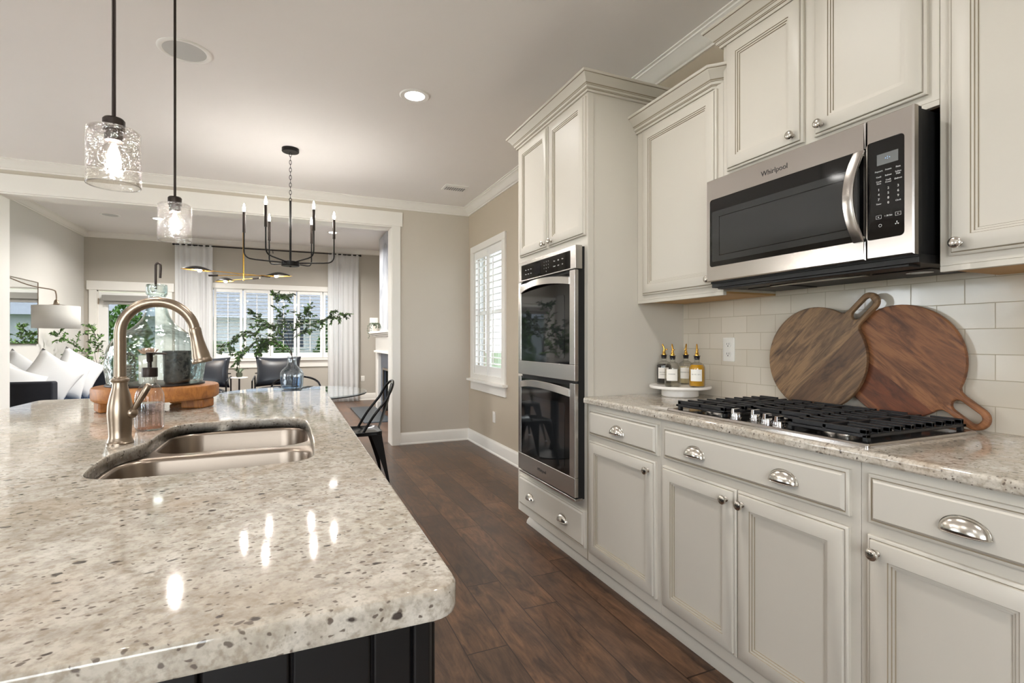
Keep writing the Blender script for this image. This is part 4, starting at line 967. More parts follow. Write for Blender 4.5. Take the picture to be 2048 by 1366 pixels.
cutting_board('round greyish walnut cutting board with loop handle pointing up, in front', 1.919, 1.394, 1.1215, math.radians(46), 0.205, 0.330, 0.034, 'board_walnut', 0.045, (0.232, 0.292, 0.017))
cutting_board('round reddish brown cutting board behind the walnut one, loop handle pointing down', 1.9425, 1.100, 1.1215, math.radians(-37), 0.197, 0.315, 0.036, 'board_acacia', 0.045, (0.222, 0.278, 0.018))

# ------------------------------------------------------------------ island
IX0, IX1, IY0, IY1, IZ = -1.085, 0.182, 0.560, 3.085, 0.914
from mathutils.geometry import tessellate_polygon
hole = [(-0.405, 1.40), (-0.408, 1.49), (-0.403, 1.560), (-0.388, 1.610), (-0.368, 1.655), (-0.360, 1.70), (-0.360, 1.77), (-0.359, 1.90), (-0.352, 1.960), (-0.332, 2.000), (-0.295, 2.022), (-0.22, 2.034), (-0.12, 2.044), (-0.03, 2.034), (0.018, 2.012), (0.040, 1.970), (0.050, 1.90), (0.056, 1.75), (0.057, 1.55), (0.055, 1.40), (0.050, 1.345), (0.034, 1.310), (0.0, 1.290), (-0.08, 1.279), (-0.16, 1.272), (-0.25, 1.268), (-0.32, 1.272), (-0.368, 1.292), (-0.394, 1.33)]
def smooth_loop(P, n=3):
    P = [Vector(p) for p in P]; k = len(P); out = []
    for i in range(k):
        a, b, c, d = P[i-1], P[i], P[(i+1) % k], P[(i+2) % k]
        for q in range(n):
            t = q/n; v = 0.5*((2*b)+(c-a)*t+(2*a-5*b+4*c-d)*t*t+(3*b-a-3*c+d)*t**3); out.append((v.x, v.y))
    return out
hole = smooth_loop(hole)[::-1]
def outline(ins): return rrect(IX0+ins, IX1-ins, IY0+ins, IY1-ins, max(0.035-ins, 0.01), 6)
m = MB(); prof = [(0.006, IZ-0.034), (0.0015, IZ-0.0345), (0.0, IZ-0.029), (0.0, IZ-0.008), (0.001, IZ-0.0042), (0.003, IZ-0.0015), (0.007, IZ)]
m.loops([[(x, y, z) for x, y in outline(i)] for i, z in prof], cap0=False, cap1=False)
top = outline(0.007)
def offs(pts, d):
    r = []
    for i, p in enumerate(pts):
        a = Vector(pts[i-1]); b = Vector(pts[(i+1) % len(pts)]); dd = (b-a).normalized(); r.append((p[0]-dd.y*d, p[1]+dd.x*d))
    return r
hs = [(offs(hole, -0.005), IZ), (offs(hole, -0.0015), IZ-0.0015), (hole, IZ-0.005), (hole, IZ-0.034)]
for pts, hl, z in ((top, hs[0][0], IZ), (outline(0.006), hole, IZ-0.034)):
    m.add([(x, y, z) for x, y in pts+hl], [list(f) for f in tessellate_polygon([[Vector((x, y, 0)) for x, y in pts], [Vector((x, y, 0)) for x, y in hl]])])
m.loops([[(x, y, z) for x, y in pts] for pts, z in hs], cap0=False, cap1=False)
io = obj('island_countertop', m, 'granite', ang=30)
bm = bmesh.new(); bm.from_mesh(io.data); bmesh.ops.remove_doubles(bm, verts=bm.verts, dist=1e-5); bmesh.ops.recalc_face_normals(bm, faces=bm.faces); bm.to_mesh(io.data); bm.free()
wn(io); tag(io, 'large speckled cream granite island top with a cut-out for the sink', 'countertop')
t = thing('kitchen_island', 'black beadboard island base under the granite island top', 'island', (-0.3, 1.8, 0))
BX0, BX1, BY0, BY1 = -0.74, 0.148, 0.588, 3.03
def hollow(mb, x0, x1, y0, y1, z0, z1, w):
    mb.box(x0, x1, y0, y0+w, z0, z1); mb.box(x0, x1, y1-w, y1, z0, z1); mb.box(x0, x0+w, y0+w, y1-w, z0, z1); mb.box(x1-w, x1, y0+w, y1-w, z0, z1)
m = MB(); hollow(m, BX0, BX1, BY0, BY1, 0.10, IZ-0.0345, 0.02); obj('carcass', m, 'island_black', t, bevel=0.002)
m = MB(); m.box(BX0+0.05, BX1-0.06, BY0+0.06, BY1-0.05, 0, 0.10); obj('toe_kick', m, 'black_matt', t)
m = MB(); x = BX0+0.004
while x < BX1-0.03: m.box(x, min(x+0.079, BX1-0.022), BY0-0.010, BY0, 0.11, IZ-0.0345); x += 0.082
m.box(BX1-0.020, BX1+0.0, BY0-0.012, BY0, 0.10, IZ-0.0345)
obj('beadboard', m, 'island_black', t, bevel=0.003)
for a, b in ((0.62, 1.20), (1.215, 2.10), (2.115, 2.70)):
    m = MB(); ls = [[(BX1+o, a+i, 0.13+i), (BX1+o, a+i, 0.85-i), (BX1+o, b-i, 0.85-i), (BX1+o, b-i, 0.13+i)] for i, o in DOOR]; m.loops(ls); d = obj('door', m, 'island_black', t)
# sink
t = thing('undermount_sink', 'brushed steel double bowl sink set into the granite island', 'sink', (-0.17, 1.65, 0.70))
def bowl(x0, x1, y0, y1, fx0, fx1, fy0, fy1, depth):
    zt = IZ-0.0345; m = MB(); ls = []
    def L(ins, z, r): return [(x, y, z) for x, y in rrect(x0+ins, x1-ins, y0+ins, y1-ins, r, 8)]
    ls.append([(x, y, zt-0.002) for x, y in rrect(fx0, fx1, fy0, fy1, 0.02, 8)]); ls.append([(x, y, zt-0.0005) for x, y in rrect(fx0, fx1, fy0, fy1, 0.02, 8)])
    for ins, z, r in ((-0.004, zt-0.0005, 0.085), (0.0, zt-0.003, 0.082), (0.003, zt-0.010, 0.080), (0.008, zt-depth+0.045, 0.075), (0.014, zt-depth+0.022, 0.070), (0.028, zt-depth+0.006, 0.06), (0.05, zt-depth, 0.05)): ls.append(L(ins, z, r))
    m.loops(ls, cap0=False); b = obj('bowl', m, 'sink_steel', t, ang=50)
    obj('drain', MB().lathe([(0.045, zt-depth+0.0003), (0.044, zt-depth+0.003), (0.034, zt-depth+0.003), (0.030, zt-depth+0.0008), (0, zt-depth+0.0008)], c=((x0+x1)/2, (y0+y1)/2, 0), n=24), 'chrome', b)
bowl(-0.400, 0.052, 1.282, 1.628, -0.43, 0.075, 1.255, 1.654, 0.20)
bowl(-0.352, 0.050, 1.680, 2.028, -0.43, 0.075, 1.654, 2.055, 0.17)

# faucet
t = thing('kitchen_faucet', 'brushed nickel gooseneck faucet with pull-down spray, standing by the sink', 'faucet', (-0.425, 1.70, IZ))
FX, FY = -0.425, 1.70
m = MB(); m.lathe([(0, IZ), (0.0315, IZ), (0.0315, IZ+.004), (0.029, IZ+.007), (0.028, IZ+.012), (0.0265, IZ+.016), (0.0255, IZ+.020), (0.0262, IZ+.04), (0.0285, IZ+.07), (0.0292, IZ+.085), (0.0280, IZ+.105), (0.0235, IZ+.130), (0.0190, IZ+.148), (0.0172, IZ+.158), (0.0172, IZ+.166), (0.0205, IZ+.169), (0.0218, IZ+.172), (0.0205, IZ+.176), (0.0165, IZ+.178), (0.0150, IZ+.182), (0, IZ+.182)], c=(FX, FY, 0), n=48)
obj('body', m, 'nickel', t)
pts = [(FX, FY, IZ+0.178), (FX, FY, 1.15), (FX, FY, 1.19)]; Rr = 0.0875; zc = 1.2135
for i in range(0, 25):
    a = PI-(PI-math.radians(8))*i/24; pts.append((FX+Rr+Rr*math.cos(a), FY-0.0*i, zc+Rr*math.sin(a)))
obj('spout', MB().tube(pts, 0.0140, 20), 'nickel', t)
E = Vector(pts[-1]); D = Vector((0.20, 0, -0.98)).normalized(); Xa = Vector((0, 1, 0)); Ya = D.cross(Xa)
M = Matrix(((Xa.x, Ya.x, D.x, E.x), (Xa.y, Ya.y, D.y, E.y), (Xa.z, Ya.z, D.z, E.z), (0, 0, 0, 1)))
m = MB(); m.lathe([(0, -0.004), (0.0150, -0.004), (0.0162, 0.0), (0.0162, 0.012), (0.0158, 0.016), (0.0170, 0.035), (0.0200, 0.058), (0.0225, 0.072), (0.0232, 0.083), (0.0238, 0.086), (0.0258, 0.089), (0.0258, 0.094), (0.0240, 0.097), (0.021, 0.097), (0.0205, 0.093), (0, 0.093)], n=36, M=M)
sh = obj('spray_head', m, 'nickel', t)
m = MB(); m.lathe([(0, 0.0935), (0.0195, 0.0935), (0.0185, 0.096), (0, 0.0965)], n=24, M=M); obj('spray_face', m, 'dark_slot', sh)
m = MB(); m.sphere((FX+0.027, FY-0.006, IZ+0.083), 0.0155, 20, 12); m.tube([(FX+0.032, FY-0.008, IZ+0.090), (FX+0.042, FY-0.011, IZ+0.108), (FX+0.058, FY-0.015, IZ+0.138), (FX+0.068, FY-0.018, IZ+0.157), (FX+0.070, FY-0.0185, IZ+0.160)], [0.0058, 0.0078, 0.0090, 0.0088, 0.006], 18)
obj('lever_handle', m, 'nickel', t)

# soap bottle
SX, SY = -0.405, 1.925
t = thing('soap_dispenser', 'ribbed clear glass soap bottle with dark pump, behind the faucet', 'soap bottle', (SX, SY, IZ))
rib = lambda a, z: 1+0.022*math.cos(a*22)
m = MB(); m.lathe([(0, IZ+.0003), (0.034, IZ+.0003), (0.0375, IZ+.004), (0.038, IZ+.012)], c=(SX, SY, 0), n=132); m.lathe([(0.0378, IZ+.012), (0.0382, IZ+.02), (0.0382, IZ+.100), (0.0365, IZ+.115), (0.030, IZ+.130), (0.021, IZ+.143), (0.0165, IZ+.150)], c=(SX, SY, 0), n=132, wob=rib); m.lathe([(0.0165, IZ+.150), (0.0165, IZ+.168), (0.014, IZ+.168)], c=(SX, SY, 0), n=132)
obj('glass_body', m, 'ribbed_glass', t, ang=60)
obj('liquid', MB().lathe([(0, IZ+.006), (0.033, IZ+.006), (0.035, IZ+.012), (0.035, IZ+.085), (0, IZ+.085)], c=(SX, SY, 0), n=40), 'liquid_pink', t)
m = MB(); m.lathe([(0, IZ+.166), (0.0205, IZ+.166), (0.0208, IZ+.168), (0.0208, IZ+.193), (0.020, IZ+.195), (0, IZ+.195)], c=(SX, SY, 0), n=40, wob=lambda a, z: 1+0.02*math.cos(a*20)); obj('collar', m, 'bronze', t)
m = MB(); m.lathe([(0, IZ+.195), (0.006, IZ+.195), (0.006, IZ+.212), (0.0085, IZ+.214), (0.0090, IZ+.236), (0.0105, IZ+.238), (0.0105, IZ+.242), (0, IZ+.243)], c=(SX, SY, 0), n=20)
m.tube([(SX+0.004, SY, IZ+.239), (SX+0.030, SY-0.004, IZ+.239), (SX+0.046, SY-0.007, IZ+.2375)], [0.0035, 0.0033, 0.0028], 10); obj('pump_head', m, 'bronze', t)

# wooden riser with the glass cloche
RX, RY, RZ = -0.507, 2.550, 1.010
t = thing('wooden_riser', 'thick round honey wood riser on blocky feet, carrying the big glass bottle', 'riser', (RX, RY, IZ))
obj('board', MB().lathe([(0, RZ-0.056), (0.212, RZ-0.056), (0.219, RZ-0.050), (0.221, RZ-0.042), (0.221, RZ-0.010), (0.218, RZ-0.003), (0.212, RZ), (0, RZ)], c=(RX, RY, 0), n=72), 'riser_wood', t)
for a in (-155, -20, 62, 140):
    ca, sa = math.cos(math.radians(a)), math.sin(math.radians(a)); M = Matrix(((ca, -sa, 0, RX), (sa, ca, 0, RY), (0, 0, 1, 0), (0, 0, 0, 1))); m = MB(); m.box(0.115, 0.205, -0.045, 0.045, IZ+0.0003, RZ-0.0562, M=M); obj('foot', m, 'riser_wood', t, bevel=0.008, seg=3)
BXc, BYc = RX-0.005, RY
t = thing('glass_cloche', 'large clear glass demijohn shaped cloche with a dark metal hook at its neck', 'glass bottle', (BXc, BYc, RZ))
obj('base_plate', MB().lathe([(0, RZ+.0003), (0.172, RZ+.0003), (0.174, RZ+.003), (0.172, RZ+.008), (0, RZ+.008)], c=(BXc, BYc, 0), n=64), 'bronze', t)
pf = [(0.164, 1.019), (0.170, 1.05), (0.1745, 1.084), (0.176, 1.104), (0.174, 1.125), (0.169, 1.147), (0.162, 1.170), (0.150, 1.192), (0.131, 1.213), (0.106, 1.232), (0.080, 1.251), (0.058, 1.275), (0.045, 1.300), (0.038, 1.325), (0.034, 1.352), (0.0325, 1.376), (0.034, 1.384), (0.0375, 1.388), (0.0375, 1.420), (0.036, 1.426), (0.030, 1.428)]
pf = [(p.x, p.y) for p in smooth_path([(a, b, 0) for a, b in pf], 2)]
wv = lambda a, z: 1+0.006*math.sin(3*a+z*40)+0.004*math.sin(7*a-z*90)
obj('glass_body', MB().lathe(pf, c=(BXc, BYc, 0), n=72, wob=wv), 'demijohn_glass', t, ang=80)
inner = [(r-0.004, z) for r, z in pf]
obj('inner_wall', MB().lathe(inner, c=(BXc, BYc, 0), n=72, wob=wv), 'demijohn_glass', t, ang=80)
m = MB(); m.lathe([(0, 1.398), (0.0255, 1.398), (0.0275, 1.424), (0, 1.426)], c=(BXc, BYc, 0), n=24); hk = obj('stopper', m, 'bottle_clear', t)
m = MB(); m.tube([(BXc-0.004, BYc, 1.40), (BXc-0.004, BYc, 1.495)]+[(BXc+0.005-0.009*math.cos(a), BYc, 1.505+0.012*math.sin(a)) for a in (0.3, 0.8, 1.3, 1.8, 2.3, 2.8)]+[(BXc+0.014, BYc, 1.495), (BXc+0.012, BYc, 1.455)], 0.0045, 10); obj('hook', m, 'bronze', t)
def rosette(mb, c, R, rings, tiltup, rnd, w=0.34):
    for k in range(rings):
        n = 6+3*k; el = tiltup*(1-k/rings)+0.15; L = R*(0.45+0.55*(k+1)/rings)
        for i in range(n):
            a = 2*PI*(i+0.5*(k % 2))/n+rnd.uniform(-.1, .1); M = Matrix.Translation(c) @ Matrix.Rotation(a, 4, 'Z') @ Matrix.Rotation(-el, 4, 'Y'); ww = L*w
            mb.add([(0, 0, 0), (L*0.5, -ww/2, 0.0), (L, 0, L*0.12), (L*0.5, ww/2, 0.0), (L*0.5, 0, -ww*0.35), (L*0.45, 0, ww*0.12)], [(0, 1, 5), (1, 2, 5), (2, 3, 5), (3, 0, 5), (0, 4, 1), (1, 4, 2), (2, 4, 3), (3, 4, 0)], 0, M)
rnd = random.Random(3); pz = RZ+0.0083
px, py = RX-0.02, RY-0.075
t = thing('potted_succulent', 'pink rosette succulent in a pale pot under the glass cloche', 'succulent', (px, py, pz))
obj('pot', MB().lathe([(0, pz), (0.026, pz), (0.030, pz+.004), (0.031, pz+.105), (0.031, pz+.116), (0.027, pz+.116), (0.026, pz+.106), (0, pz+.106)], c=(px, py, 0), n=32, mis=[0]*8), 'pot_cream', t)
m = MB(); rosette(m, Vector((px, py, pz+.118)), 0.045, 4, 1.15, rnd); obj('leaves', m, 'leaf_pink', t, smooth=False)
px, py = RX+0.075, RY-0.045
t = thing('black_pot', 'plain dark charcoal planter under the glass cloche', 'pot', (px, py, pz))
obj('pot', MB().lathe([(0, pz), (0.042, pz), (0.047, pz+.012), (0.050, pz+.125), (0.052, pz+.126), (0.052, pz+.133), (0.047, pz+.133), (0.046, pz+.118), (0, pz+.118)], c=(px, py, 0), n=40), 'pot_black', t)
obj('soil', MB().lathe([(0, pz+.119), (0.045, pz+.119), (0.03, pz+.124), (0, pz+.126)], c=(px, py, 0), n=24), 'stem', t)
px, py = RX-0.105, RY-0.055
t = thing('trailing_plant', 'dark small-leaved trailing plant under the glass cloche, left of the succulent', 'plant', (px, py, pz))
obj('pot', MB().lathe([(0, pz), (0.020, pz), (0.024, pz+.07), (0.026, pz+.078), (0.022, pz+.078), (0.020, pz+.066), (0, pz+.066)], c=(px, py, 0), n=24), 'pot_cream', t)
m = MB(); st = MB()
for k in range(5):
    a = -1.6+k*0.5; d = Vector((math.cos(a), math.sin(a), 0)); pts = [Vector((px, py, pz+.07))+d*0.006, Vector((px, py, pz+.125))+d*0.016, Vector((px, py, pz+.105))+d*0.034, Vector((px, py, pz+.05))+d*0.036, Vector((px, py, pz+.012))+d*0.034]
    sp = smooth_path(pts, 5); st.tube(sp, 0.0012, 5)
    for j, p in enumerate(sp[2:]):
        for s in (-1, 1): m.sphere(p+Vector((-d.y*s*0.005, d.x*s*0.005, 0.001)), 0.0046, 6, 4, sc=(1, 1, 0.6))
obj('stems', st, 'stem', t); obj('leaves', m, 'leaf_dark', t)

# ------------------------------------------------------------------ pendants over the island
def pendant(x, y, zb, label):
    t = thing('pendant_light', label, 'pendant lamp', (x, y, ZC), 'glass pendants over the island'); h = 0.155; R = 0.0625
    obj('canopy', MB().lathe([(0, ZC-0.024), (0.055, ZC-0.024), (0.062, ZC-0.018), (0.062, ZC), (0, ZC)], c=(x, y, 0), n=32), 'bronze', t)
    obj('rod', MB().tube([(x, y, zb+h+0.02), (x, y, ZC-0.02)], 0.0050, 12), 'bronze', t)
    m = MB(); m.lathe([(0, zb+h-0.032), (0.0215, zb+h-0.032), (0.0215, zb+h-0.004), (0.026, zb+h-0.002), (0.026, zb+h+0.026), (0.022, zb+h+0.031), (0, zb+h+0.031)], c=(x, y, 0), n=32); obj('socket_cap', m, 'bronze', t)
    m = MB(); m.lathe([(0.0263, zb+h-0.001), (R-0.006, zb+h-0.001), (R, zb+h-0.006), (R, zb), (R-0.0025, zb), (R-0.0025, zb+h-0.008), (R-0.007, zb+h-0.004), (0.0263, zb+h-0.004)], c=(x, y, 0), n=64, wob=lambda a, z: 1+0.008*math.sin(2*a+z*20))
    obj('glass_shade', m, 'seeded_glass', t, ang=30)
    obj('shade_rim', MB().tube([(x+(R-0.001)*math.cos(q*PI/32), y+(R-0.001)*math.sin(q*PI/32), zb) for q in range(64)], 0.0016, 6, closed=True), 'ribbed_glass', t)
    zc = zb+h-0.078; m = MB(); m.lathe([(0.011, zc+0.046), (0.013, zc+0.040), (0.024, zc+0.030), (0.034, zc+0.014), (0.0375, 0.0+zc), (0.034, zc-0.016), (0.022, zc-0.031), (0, zc-0.0385)], c=(x, y, 0), n=32); b = obj('bulb', m, 'bulb_glass', t)
    m = MB(); m.lathe([(0, zc-0.018), (0.009, zc-0.014), (0.0155, zc), (0.0125, zc+0.018), (0.006, zc+0.034), (0, zc+0.036)], c=(x, y, 0), n=20); obj('filament', m, 'bulb_warm', b)
    return t
pendant(-0.45, 1.744, 1.624, 'clear seeded glass pendant lamp nearer the camera, larger of the two')
pendant(-0.45, 2.563, 1.6165, 'clear seeded glass pendant lamp farther along the island, smaller of the two')

# ------------------------------------------------------------------ dining chandelier
HX, HY, HZ = 0.0, 4.60, 1.828
t = thing('dining_chandelier', 'black six-arm candle chandelier hanging on a chain over the dining table', 'chandelier', (HX, HY, ZC))
obj('canopy', MB().lathe([(0, ZC-0.030), (0.062, ZC-0.030), (0.066, ZC-0.026), (0.066, ZC), (0, ZC)], c=(HX, HY, 0), n=40), 'black_metal', t)
ch = MB(); z = ZC-0.032; k = 0
ztop = 2.345
while z > ztop+0.02:
    pts = [(0.0085*math.cos(q*PI/6), 0.019*math.sin(q*PI/6)) for q in range(12)]
    ch.tube([(HX+(p if k % 2 == 0 else 0), HY+(0 if k % 2 == 0 else p), z-0.019+q) for p, q in pts], 0.0022, 6, closed=True); z -= 0.031; k += 1
obj('chain', ch, 'black_metal', t)
m = MB(); m.tube([(HX, HY, HZ-0.03), (HX, HY, ztop)], 0.0085, 12); m.tube([(HX+0.010*math.cos(q*PI/6), HY, ztop+0.010+0.012*math.sin(q*PI/6)) for q in range(12)], 0.0022, 6, closed=True); obj('stem', m, 'black_metal', t)
obj('hub', MB().lathe([(0, HZ-0.022), (0.066, HZ-0.022), (0.070, HZ-0.018), (0.070, HZ+0.012), (0.066, HZ+0.016), (0, HZ+0.016)], c=(HX, HY, 0), n=40), 'black_metal', t)
for i in range(6):
    a = math.radians(23+60*i)-math.radians(23.4); d = Vector((math.cos(a), math.sin(a), 0)); c = Vector((HX, HY, 0)); Rh = 0.34
    pts = [c+d*0.05+Vector((0, 0, HZ+0.006)), c+d*0.26+Vector((0, 0, HZ+0.018))]+[c+d*(0.285+0.055*math.sin(q*PI/12))+Vector((0, 0, HZ+0.022+0.055*(1-math.cos(q*PI/12)))) for q in range(1, 7)]+[c+d*Rh+Vector((0, 0, HZ+0.299))]
    ar = obj('arm', MB().tube(pts, 0.0055, 10), 'black_metal', t)
    p = c+d*Rh
    obj('candle_sleeve', MB().lathe([(0, HZ+0.229), (0.0105, HZ+0.229), (0.0105, HZ+0.394), (0.008, HZ+0.396), (0, HZ+0.396)], c=(p.x, p.y, 0), n=16), 'bronze', ar)
    obj('flame_bulb', MB().lathe([(0, HZ+0.396), (0.008, HZ+0.398), (0.0105, HZ+0.414), (0.0085, HZ+0.432), (0.003, HZ+0.456), (0, HZ+0.460)], c=(p.x, p.y, 0), n=16), 'bulb_flame', ar)
# ------------------------------------------------------------------ dining table, vase, branches, chairs
GX, GY, GR, GZ = 0.03, 4.79, 0.60, 0.75
t = thing('dining_table', 'round glass dining table with dark rim and black metal legs', 'table', (GX, GY, 0))
obj('glass_top', MB().lathe([(0, GZ-0.012), (GR-0.004, GZ-0.012), (GR, GZ-0.008), (GR, GZ-0.004), (GR-0.003, GZ), (0, GZ)], c=(GX, GY, 0), n=96), 'table_glass', t)
m = MB(); m.lathe([(GR-0.022, GZ-0.020), (GR-0.002, GZ-0.020), (GR-0.0005, GZ-0.0124), (GR-0.022, GZ-0.0124), (GR-0.022, GZ-0.020)], c=(GX, GY, 0), n=96); obj('rim', m, 'black_metal', t)
obj('pedestal', MB().lathe([(0, 0), (0.27, 0), (0.28, 0.012), (0.06, 0.05), (0.045, 0.12), (0.045, 0.66), (0.10, 0.72), (0.30, 0.732), (0.30, 0.7378), (0, 0.7378)], c=(GX, GY, 0), n=48), 'black_metal', t)
VX, VY = 0.013, 5.10
t = thing('glass_vase', 'bluish clear glass bottle vase on the glass table, holding leafy branches', 'vase', (VX, VY, GZ))
vp = [(0.0, 0.003), (0.075, 0.003), (0.088, 0.010), (0.094, 0.03), (0.098, 0.08), (0.101, 0.12), (0.099, 0.145), (0.088, 0.170), (0.064, 0.195), (0.045, 0.215), (0.038, 0.240), (0.037, 0.270), (0.0375, 0.292), (0.042, 0.298)]
obj('glass_body', MB().lathe([(r, GZ+z) for r, z in vp], c=(VX, VY, 0), n=48), 'vase_glass', t)
obj('inner_wall', MB().lathe([(max(0, r-0.004), GZ+z+(0.006 if z < 0.01 else 0)) for r, z in vp], c=(VX, VY, 0), n=48), 'vase_glass', t)
thin_glass('water', (0.70, 0.78, 0.86), 1.33)
obj('water', MB().lathe([(0, GZ+.012), (0.080, GZ+.012), (0.089, GZ+.03), (0.094, GZ+.10), (0.094, GZ+.115), (0, GZ+.115)], c=(VX, VY, 0), n=40), 'water', t)
def leafy(label, name, cat, base, targets, nleaf, Lf, mats, rnd, r0=0.0032, group=None, droop=0.0):
    """branches that start at base and run through the given points; leaves in pairs along the twigs"""
    t = thing(name, label, cat, base[0], group); st = MB(); lf = MB(); lf2 = MB()
    def leaf(p, d, L):
        up = Vector((rnd.uniform(-1, 1), rnd.uniform(-1, 1), rnd.uniform(0.0, 1))).normalized(); s = d.cross(up)
        if s.length < 1e-3: return
        s.normalize(); n = s.cross(d).normalized(); w = L*0.25
        tgt = lf if rnd.random() < 0.7 else lf2
        tgt.add([p, p+d*L*0.3+s*w-n*L*0.02, p+d*L*0.65+s*w*0.8-n*L*0.06, p+d*L-n*L*0.14, p+d*L*0.65-s*w*0.8-n*L*0.06, p+d*L*0.3-s*w-n*L*0.02, p+d*L*0.5+n*L*0.04],
                [(0, 1, 6), (1, 2, 6), (2, 3, 6), (3, 4, 6), (4, 5, 6), (5, 0, 6)])
    for pts in targets:
        sp = smooth_path([Vector(p) for p in list(base)+list(pts)], 7); n = len(sp); st.tube(sp, [r0*(1-0.7*i/n) for i in range(n)], 6)
        start = len(base)*7
        for i in range(start, n-1):
            d = (sp[i+1]-sp[i]).normalized(); f = (i-start)/max(1, n-start)
            if rnd.random() < 0.86:
                dirv = (d*0.8+Vector((rnd.uniform(-1, 1), rnd.uniform(-1, 1), rnd.uniform(-0.7, 0.8)))).normalized(); ln = rnd.uniform(0.07, 0.17)*(1.1-0.5*f)*Lf/0.04
                tw = [sp[i], sp[i]+dirv*ln*0.5+Vector((0, 0, 0.01)), sp[i]+dirv*ln-Vector((0, 0, droop*ln))]; tw = smooth_path(tw, 4); st.tube(tw, 0.0011, 4)
                for j in range(1, len(tw)):
                    dd = (tw[j]-tw[j-1]).normalized()
                    for s in (-1, 1):
                        leaf(tw[j], (dd*0.7+Vector((rnd.uniform(-1, 1), rnd.uniform(-1, 1), rnd.uniform(-0.9, 0.4)))*0.8).normalized(), Lf*rnd.uniform(0.6, 1.1))
            if rnd.random() < 0.5: leaf(sp[i], (d*0.6+Vector((rnd.uniform(-1, 1), rnd.uniform(-1, 1), rnd.uniform(-0.5, 0.7)))).normalized(), Lf*rnd.uniform(0.7, 1.1))
        for q in range(4): leaf(sp[-1], ((sp[-1]-sp[-2]).normalized()+Vector((rnd.uniform(-1, 1), rnd.uniform(-1, 1), rnd.uniform(-1, 1)))*0.6).normalized(), Lf)
    obj('stems', st, 'stem', t)
    o = obj('leaves', lf, mats[0], t, smooth=False); o['kind'] = 'stuff'
    if lf2.v: o = obj('leaves', lf2, mats[1], t, smooth=False); o['kind'] = 'stuff'
    return t
rnd = random.Random(11)
bs = [(VX, VY, GZ+0.03), (VX-0.004, VY, GZ+0.20), (VX, VY, GZ+0.30)]
leafy('leafy dark green branches standing in the glass vase on the dining table', 'leafy_branches', 'branches', bs,
      [[(-0.06, 5.10, 1.22), (-0.22, 5.05, 1.36), (-0.30, 5.0, 1.42)], [(-0.03, 5.12, 1.30), (-0.09, 5.15, 1.48), (-0.12, 5.15, 1.58), (-0.04, 5.16, 1.60)],
       [(0.03, 5.08, 1.22), (0.20, 5.05, 1.34), (0.34, 5.0, 1.40), (0.46, 4.98, 1.43)], [(0.02, 5.14, 1.25), (0.10, 5.18, 1.42), (0.14, 5.2, 1.46)],
       [(-0.08, 5.05, 1.15), (-0.28, 5.0, 1.26), (-0.42, 4.96, 1.22), (-0.54, 4.94, 1.15)], [(-0.05, 5.0, 1.12), (-0.20, 4.92, 1.20), (-0.34, 4.88, 1.12), (-0.40, 4.86, 1.02)],
       [(-0.04, 5.2, 1.2), (-0.16, 5.3, 1.32), (-0.26, 5.3, 1.30)], [(-0.10, 5.1, 1.2), (-0.20, 5.1, 1.16), (-0.24, 5.08, 1.08)]], 0, 0.036, ('leaf', 'leaf_bright'), rnd)

def metal_chair(label, loc, rot, wide=0.165, top=0.85):
    t = thing('dining_chair', label, 'chair', (0, 0, 0), 'dining chairs'); z = 0.452
    s = MB(); out = rrect(-0.185, 0.185, -0.18, 0.185, 0.06, 6)
    s.loops([[(x, y, z-0.03) for x, y in out], [(x, y, z-0.006) for x, y in out], [(x*0.985, y*0.985, z) for x, y in out], [(x*0.90, y*0.90, z-0.001) for x, y in out], [(x*0.86, y*0.86, z-0.007) for x, y in out]]); obj('seat', s, 'gunmetal', t)
    for sx in (-1, 1):
        for sy in (-1, 1):
            m = MB(); ls = []
            for i in range(7):
                f = i/6; zz = z-0.012-f*(z-0.02); w = 0.085*(1-f)**1.4+0.016; d = 0.075*(1-f)**1.4+0.016
                ox, oy = sx*(0.172+0.055*f), sy*(0.168+0.062*f)
                ls.append([(ox, oy, zz), (ox-sx*w, oy, zz), (ox-sx*w, oy-sy*0.004, zz), (ox-sx*0.004, oy-sy*0.004, zz), (ox-sx*0.004, oy-sy*d, zz), (ox, oy-sy*d, zz)])
            m.loops(ls); lg = obj('leg', m, 'gunmetal', t, bevel=0.001)
            f = MB(); f.lathe([(0, 0), (0.014, 0), (0.014, 0.016), (0.010, 0.02), (0, 0.02)], c=(sx*0.222, sy*0.224, 0), n=12); obj('foot_glint', f, 'letter_grey', lg, label='pale grey tip for the glint at the foot')  # pale tip added, a bright reflection put into its colour
    R0 = wide; pts = [(-0.165, -0.02, z-0.012), (-0.170, -0.10, z+0.12), (-R0, -0.20, z+(top-z)*0.62)]
    for i in range(1, 12):
        a = PI*i/12; pts.append((-R0*math.cos(a), -0.21-0.075*math.sin(a)**0.8, z+(top-z)*(0.66+0.34*math.sin(a)**0.8)))
    pts += [(R0, -0.20, z+(top-z)*0.62), (0.170, -0.10, z+0.12), (0.165, -0.02, z-0.012)]
    obj('back_hoop', MB().tube(smooth_path(pts, 4), 0.0105, 10), 'gunmetal', t)
    m = MB(); ls = []
    for i in range(9):
        f = i/8; y = -0.172-0.02*f-0.092*f; zz = z-0.01+(top-z)*f*0.985; w = 0.050-0.010*math.sin(PI*f); c = 0.012*math.sin(PI*f)
        ls.append([(-w, y+0.004, zz), (-w*0.5, y-c, zz), (w*0.5, y-c, zz), (w, y+0.004, zz), (w*0.5, y-c+0.005, zz), (-w*0.5, y-c+0.005, zz)])
    m.loops(ls); obj('back_splat', m, 'gunmetal', t)
    t.location = loc; t.rotation_euler = (0, 0, rot); return t
paint('gunmetal', (44, 44, 46), 0.22, 0.15, 0.85)
